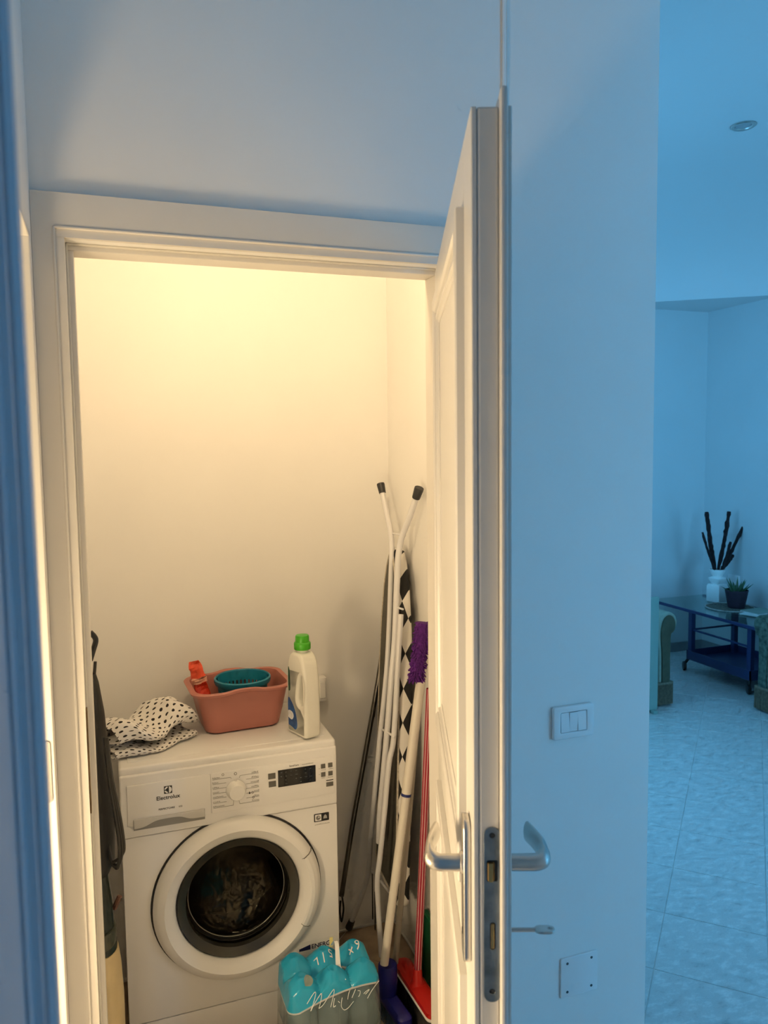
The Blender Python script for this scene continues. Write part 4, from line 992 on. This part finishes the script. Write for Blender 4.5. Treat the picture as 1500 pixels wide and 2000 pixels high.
# ------------------------------------------------------------------ switch and blank plate on the hall wall
sw0, sw1 = atY(1077, 1387, WY), atY(1155, 1430, WY)
SXc, SZc = (sw0[0] + sw1[0]) / 2, (sw0[2] + sw1[2]) / 2 + .002
swt = tag(empty('light_switch', (SXc, WY, SZc - .04)), 'white three-button light switch on the wall right of the door', 'light switch')
SWM = frameM((SXc, WY - .005, SZc), (1, 0, 0), (0, 0, 1), (0, -1, 0))
hw_, hh_ = (sw1[0] - sw0[0]) / 2, .0385
SWP = mat('switch_white', (.86, .86, .86), .3, vary=.01)
mk('frame', plate([rrect(hw_, hh_, .006, 4), rrect(.0345, .0235, .002, 2)], .005, .003), SWP, swt, M=SWM, smooth=True)
mk('recess', B(-.0345, .0345, -.0235, .0235, -.0045, -.002), RUBBER, swt, M=SWM)
for k in range(3): mk('rocker', loft([[Vector((x, y, z)) for x, y in ((-.0335 + k * .0228, -.0225), (-.0335 + k * .0228 + .0219, -.0225), (-.0335 + k * .0228 + .0219, .0225), (-.0335 + k * .0228, .0225))] for z in (-.003, .0035)]), SWP, swt, M=SWM @ Matrix.Rotation(math.radians((-2.5, 2.5, -2.5)[k]), 4, 'X'))
bp0, bp1 = atY(1094, 1872, WY), atY(1164, 1929, WY)
bcx, bcz = (bp0[0] + bp1[0]) / 2, (bp0[2] + bp1[2]) / 2
bpl = tag(empty('cover_plate', (bcx, WY, bcz - .05)), 'white square blank cover plate with four screws low on the wall', 'cover plate')
BPM = frameM((bcx, WY - .0025, bcz), (1, 0, 0), (0, 0, 1), (0, -1, 0))
hs = (bp1[0] - bp0[0]) / 2; hz_ = (bp0[2] - bp1[2]) / 2
mk('plate', plate([rrect(hs, hz_, .004, 3)], .0025, .001), SWP, bpl, M=BPM, smooth=True)
for sx_ in (-1, 1):
    for sz_ in (-1, 1): mk('screw', lathe([(.0032, .002), (.0032, .0032), (.001, .0035)], 10), mat('dull_screw', (.12, .13, .14), .5, metal=.6, vary=.1), bpl, M=BPM @ Matrix.Translation((sx_ * (hs - .017), sz_ * (hz_ - .014), 0)))

# ================================================================== LIVING ROOM
spx = atZ(1452, 245, ZC)
sl = tag(empty('recessed_spotlight', spx), 'round recessed spotlight in the blue-lit living room ceiling', 'spotlight')
SLM = Matrix.Translation(spx) @ Matrix.Rotation(math.pi, 4, 'X')
mk('bezel', lathe([(.062, .0), (.062, .004), (.055, .008), (.044, .006), (.040, .001)], 32, SLM, caps=False), STEEL, sl, smooth=True); mk('bulb', lathe([(.041, .001), (.030, .004), (.001, .005)], 28, SLM), mat('frosted_bulb', (.35, .37, .38), .2, vary=.1), sl, smooth=True)

# glass trolley
TBL = mat('dark_blue_lacquer', (.030, .045, .13), .35, vary=.06)
TX0, TX1, TYA, TYB, TZ = 4.04, 4.44, 4.02, 4.58, .472
tro = tag(empty('glass_trolley', ((TX0 + TX1) / 2, (TYA + TYB) / 2, 0)), 'low dark blue trolley table on castors with a glass top', 'coffee table')
GT = thinclear('green_table_glass', (.80, .90, .88), .02, 1.5)
mk('glass_top', B(3.99, 4.50, 3.90, 4.98, TZ, TZ + .008, .002), GT, tro)
mk('top_rail', B(3.985, 4.0, 3.90, 4.98, TZ - .014, TZ + .0075, .002), TBL, tro); mk('top_rail', B(4.49, 4.505, 3.90, 4.98, TZ - .014, TZ + .0075, .002), TBL, tro)
for px_ in (TX0, TX1):
    for py_ in (TYA, TYB): mk('post', B(px_ - .018, px_ + .018, py_ - .018, py_ + .018, .10, TZ - .002, .002), TBL, tro)
for px_ in (TX0, TX1): mk('middle_rail', B(px_ - .006, px_ + .006, TYA, TYB, .315, .327), TBL, tro)
mk('middle_rail', B(TX0, TX1, TYB - .006, TYB + .006, .315, .327), TBL, tro)
tb_ = bmesh.new(); B(TX0 - .02, TX1 + .02, TYA - .02, TYB + .02, .105, .113, bm=tb_)
for bx in ((TX0 - .024, TX0 - .016, TYA - .024, TYB + .024), (TX1 + .016, TX1 + .024, TYA - .024, TYB + .024), (TX0 - .024, TX1 + .024, TYA - .024, TYA - .016), (TX0 - .024, TX1 + .024, TYB + .016, TYB + .024)): B(*bx, .098, .165, bm=tb_)
mk('lower_tray', tb_, TBL, tro)
for px_ in (TX0, TX1):
    for py_ in (TYA, TYB + .06):
        cw = mk('castor', lathe([(.012, -.012), (.032, -.010), (.034, 0), (.032, .010), (.012, .012)], 20, Matrix.Translation((px_ - .01, py_, .034)) @ Matrix.Rotation(math.radians(90), 4, 'Y') @ Matrix.Rotation(.5, 4, 'X')), BLACK, tro, smooth=True)
        mk('castor_stem', tube([(px_ - .01, py_, .05), (px_, py_ - (.04 if py_ > 4.3 else 0), .105)], .010, 10), BLACK, cw)
ZT = TZ + .0084
# woven mat
mt = atZ(1430, 1187, ZT) + Vector((-.02, .0, 0))
LACE = mat('dark_lace_mat', (.16, .15, .12), .9, bump=.8, bscale=120, vary=.7, vscale=60)
tm = tag(empty('woven_mat', mt), 'round woven lace mat on the glass trolley top', 'table mat')
mk('mat_centre', lathe([(.002, 0), (.165, 0), (.165, .003), (.002, .0032)], 48, Matrix.Translation(mt) ), LACE, tm)
mk('mat_edge', tube([mt + Vector((.168 * math.cos(2 * math.pi * k / 48), .168 * math.sin(2 * math.pi * k / 48), .0052)) for k in range(49)], .005, 6), mat('pale_lace_edge', (.45, .44, .40), .9, vary=.4, vscale=90), tm, smooth=True)
# vase
vz = atZ(1400, 1174, ZT + .004); vz[2] = ZT + .004
VASE = mat('white_ceramic', (.92, .92, .90), .35, vary=.02)
vs = tag(empty('ceramic_vase', vz), 'white ceramic vase with square base and flared neck on the trolley', 'vase')
VMt = Matrix.Translation(vz) @ Matrix.Rotation(math.radians(12), 4, 'Z')
def sq(h, r, z): return [Vector((x, y, z)) for x, y in rrect(h, h, min(r, h * .99), 5)]
vt = .252
mk('base', loft([sq(.052, .006, 0), sq(.055, .006, .004), sq(.055, .006, .120), sq(.05, .012, .134), sq(.034, .03, .137)]), VASE, vs, M=VMt, smooth=True)
mk('collar', loft([sq(.034, .03, .134), sq(.050, .02, .165), sq(.053, .02, .180), sq(.036, .03, .190), sq(.030, .029, .193)]), VASE, vs, M=VMt, smooth=True)
mk('neck', lathe([(.030, .190), (.040, .200), (.055, .235), (.056, .248), (.052, .248), (.030, .20), (.002, .195)], 28, VMt, caps=False), VASE, vs, smooth=True)
STEM = mat('dark_dried_stem', (.020, .010, .011), .95, bump=1.0, bscale=90, vary=.5, vscale=40)
vy = vz[1]
for k, (xb, xt, yt, rad, lab) in enumerate(((1392, 1380, 1000, .0155, 'thick dark dried stalk pointing up left in the white vase'), (1402, 1424, 999, .0155, 'thick dark dried stalk standing upright in middle of the white vase'), (1410, 1459, 1011, .0125, 'long thin dark dried stalk leaning right in the white vase'), (1388, 1372, 1040, .0090, 'thin curved dried stalk at far left of the white vase'), (1391, 1382, 1028, .0075, 'thin dried sprig beside the thick left stalk in the white vase'), (1405, 1427, 1058, .0115, 'short dried stalk beside the long right stalk in the white vase'), (1408, 1432, 1084, .0125, 'shortest dried sprig low on right side of the white vase'))):
    yo = (-.004, .016, -.006, -.038, .052, -.036, .034)[k]
    b0 = Vector((vz[0] + (-.013, .003, .020, -.021, -.010, .010, .016)[k], vy + yo * .45, vz[2] + .206))
    t1 = atY(xt, yt, vy + yo)
    pts = [b0.lerp(t1, j / 22) + Vector((.012 * math.sin(j / 22 * math.pi) * (-1 if xt < 1400 else 1) * .6, 0, 0)) for j in range(23)]
    r2 = random.Random(k); rg = frame_rings(pts, [rad * min(1, .35 + .16 * j) * (.75 if j == 22 else 1) * r2.uniform(.82, 1.12) for j in range(23)], 9)
    for row in rg:
        c = sum(row, Vector()) / len(row)
        for v in row:
            s_ = r2.uniform(.8, 1.22); v[0] = c[0] + (v[0] - c[0]) * s_; v[1] = c[1] + (v[1] - c[1]) * s_; v[2] = c[2] + (v[2] - c[2]) * s_
    tag(mk('dried_stalk', loft(rg), STEM), lab, 'dried plant', 'dried stalks in the vase')
# potted succulent
pz = atZ(1438, 1186, ZT + .005)
POT = mat('dark_plum_woven_pot', (.030, .014, .030), .6, bump=.8, bscale=60, vary=.4, vscale=30)
pp = tag(empty('potted_succulent', pz), 'small green succulent in a dark ribbed pot on the trolley mat', 'potted plant')
prf = [(.002, 0), (.056, 0)]
for k in range(10): prf += [(.058 + .0022 * k, .004 + k * .0125), (.0605 + .0022 * k, .010 + k * .0125)]
prf += [(.080, .130), (.074, .130), (.070, .118), (.002, .117)]
mk('pot', lathe(prf, 30, Matrix.Translation(pz), caps=False), POT, pp, smooth=True)
LEAF = mat('succulent_green', (.035, .11, .045), .45, vary=.35, vscale=30)
rl = random.Random(5)
for k in range(20):
    a = 2 * math.pi * k / 20 * 2.4; el = rl.uniform(.25, 1.25); L = rl.uniform(.06, .105)
    d = Vector((math.cos(a) * math.cos(el), math.sin(a) * math.cos(el), math.sin(el)))
    b0 = pz + Vector((math.cos(a) * .028, math.sin(a) * .028, .112))
    pts = [b0 + d * (L * t) + Vector((0, 0, .012 * t * t)) for t in (0, .35, .7, 1)]
    mk('leaf', loft(frame_rings(pts, [.0075, .0085, .0055, .0008], 7, .55)), LEAF, pp, smooth=True)
# booklets on the trolley
mg = atZ(1478, 1199, ZT + .004)
PAPER = mat('white_paper', (.72, .74, .72), .6, vary=.08)
for k, (dx, dy, dz, rz, lab, m_) in enumerate(((0, 0, 0, .35, 'pale booklet lying on the near corner of the glass trolley', PAPER), (.05, .03, .0068, .1, 'pale green booklet on top of the other at the trolley corner', mat('green_paper', (.25, .33, .28), .6, vary=.15)))):
    MM = Matrix.Translation((mg[0] + dx, mg[1] + dy, ZT + .0085 + dz - .004)) @ Matrix.Rotation(rz, 4, 'Z')
    bk = tag(empty('booklet', MM.translation), lab, 'booklet')
    mk('cover', B(-.105, .105, -.075, .075, .0055, .0065, .0003, 1), m_, bk, M=MM); mk('pages', B(-.103, .103, -.073, .073, 0, .0055), PAPER, bk, M=MM)
# wall socket behind the plant
ws = atX(1434, 1134, LX)
wsk = tag(empty('wall_socket', ws), 'white socket plate on the living room wall behind the potted plant', 'socket')
mk('frame', B(LX - .009, LX, ws[1] - .06, ws[1] + .06, ws[2] - .03, ws[2] + .045, .003), SWP, wsk, smooth=True); mk('insert', B(LX - .0105, LX - .008, ws[1] - .035, ws[1] + .035, ws[2] - .02, ws[2] + .028, .001), SWP, wsk)

# armchairs
def armchair(root_loc, rz, W, D, arm, fab, lab, face):
    root = tag(empty('armchair', root_loc), lab, 'armchair')
    M = Matrix.Translation(root_loc) @ Matrix.Rotation(rz, 4, 'Z')      # local: faces -y, width along x
    H = .60
    for s in (-1, 1):
        cx = s * (W / 2 - .07)
        # arm: upright slab with a rolled top that scrolls outwards
        prof = [(-.045, .13), (-.048, .32), (-.060, .44), (-.058, .52), (-.030, .585), (.02, .61), (.065, .595), (.088, .555), (.086, .515), (.065, .490), (.045, .478), (.040, .42), (.036, .30), (.034, .13)]
        pr_ = cr2([(x * s, z) for x, z in (prof if s > 0 else prof)], 3)
        RM = M @ frameM((cx, D / 2 * 0, 0), (1, 0, 0), (0, 0, 1), (0, -1, 0))
        mk('arm', plate([pr_], D / 2 - .01, .012, 3), fab, root, M=RM, smooth=True)
        fc = M @ frameM((cx, -D / 2 + .005, 0), (1, 0, 0), (0, 0, 1), (0, -1, 0))
        cxm, czm = .0, .36
        mk('arm_front', plate([[(x * .72 + .002 * s, czm + (z - czm) * .93) for x, z in pr_]], .008, .005), face, root, M=fc, smooth=True)
    mk('seat_base', B(-W / 2 + .11, W / 2 - .11, -D / 2 + .03, D / 2 - .02, .13, .30, .02, 3), fab, root, M=M, smooth=True)
    mk('seat_cushion', B(-W / 2 + .115, W / 2 - .115, -D / 2 + .01, D / 2 - .14, .302, .43, .04, 4), fab, root, M=M, smooth=True)
    mk('backrest', B(-W / 2 + .02, W / 2 - .02, D / 2 - .15, D / 2 + .02, .13, .68, .05, 4), fab, root, M=M, smooth=True)
    # bullion fringe round the bottom
    fb = bmesh.new(); r3 = random.Random(2)
    per = []
    n = int(W / .007)
    for i in range(n): per.append((-W / 2 + .02 + (W - .04) * i / n, -D / 2 - .004)); per.append((-W / 2 + .02 + (W - .04) * i / n, D / 2 + .012))
    n = int(D / .007)
    for i in range(n): per.append((-W / 2 + .018, -D / 2 + D * i / n)); per.append((W / 2 - .018, -D / 2 + D * i / n))
    for x, y in per:
        j = r3.uniform(-.0015, .0015); loft(frame_rings([(x, y, .150), (x + j, y + j, .012)], [.0028, .0038], 5), bm=fb)
    mk('fringe', fb, mat('brown_fringe', (.17, .13, .085), .9, vary=.4, vscale=60), root, M=M, kind='stuff')
    mk('fringe_band', loft([[Vector((x, y, z)) for x, y in rrect(W / 2 - .013, D / 2 + .006, .01, 3)] for z in (.142, .156)]), mat('brown_fringe_band', (.24, .19, .13), .9, vary=.3, vscale=80), root, M=M)
    for sx_ in (-1, 1):
        for sy_ in (-1, 1): mk('foot', lathe([(.02, 0), (.026, .05), (.024, .135)], 14), BLACK, root, M=M @ Matrix.Translation((sx_ * (W / 2 - .09), sy_ * (D / 2 - .07), 0)))
    return root
SAGE = mat('sage_velvet', (.34, .38, .30), .8, bump=.4, bscale=80, vary=.15, vscale=20)
OLIV = mat('olive_velvet_front', (.085, .085, .050), .8, bump=.4, bscale=80, vary=.25, vscale=20)
FLOR = mat('green_floral_brocade', (.10, .14, .105), .8, bump=.5, bscale=70, vary=.75, vscale=38)
cl = atZ(1306, 1379, 0)
armchair((cl[0] - .345, cl[1] + .40, 0), 0, .80, .78, None, SAGE, 'sage velvet armchair with rolled arm and brown fringe by the wall corner', OLIV)
c2 = atZ(1474, 1386, 0)
armchair((c2[0] + .34, c2[1] - .36, 0), math.radians(-90), .78, .66, None, FLOR, 'dark green floral brocade armchair with brown fringe at right edge', FLOR)
# pale green upright panel by the corner
g0 = atZ(1277, 1388, 0) + Vector((0, -.035, 0))
gt = atY(1283, 1166, g0[1])
pgm = tag(empty('green_panel', (g0[0] - .25, g0[1], 0)), 'narrow pale green upright panel beside the sage armchair', 'panel')
PG = mat('pale_green_paint', (.24, .36, .32), .5, vary=.06)
mk('board', B(g0[0] - .45, g0[0], g0[1], g0[1] + .02, .02, gt[2], .003), PG, pgm)
for fx in (-.42, -.05): mk('foot', B(g0[0] + fx, g0[0] + fx + .03, g0[1] - .03, g0[1] + .05, 0, .022, .003), PG, pgm)
# thin loose cable hanging under the trolley top
tag(mk('power_cable', tube(smoothpath([(4.56, 4.32, .44), (4.54, 4.30, .30), (4.50, 4.35, .18), (4.47, 4.28, .19), (4.53, 4.22, .06), (4.55, 4.1, .006), (4.52, 3.95, .004)], 6), .003, 6), BLACK, smooth=True), 'thin dark cable hanging behind the trolley', 'cable')
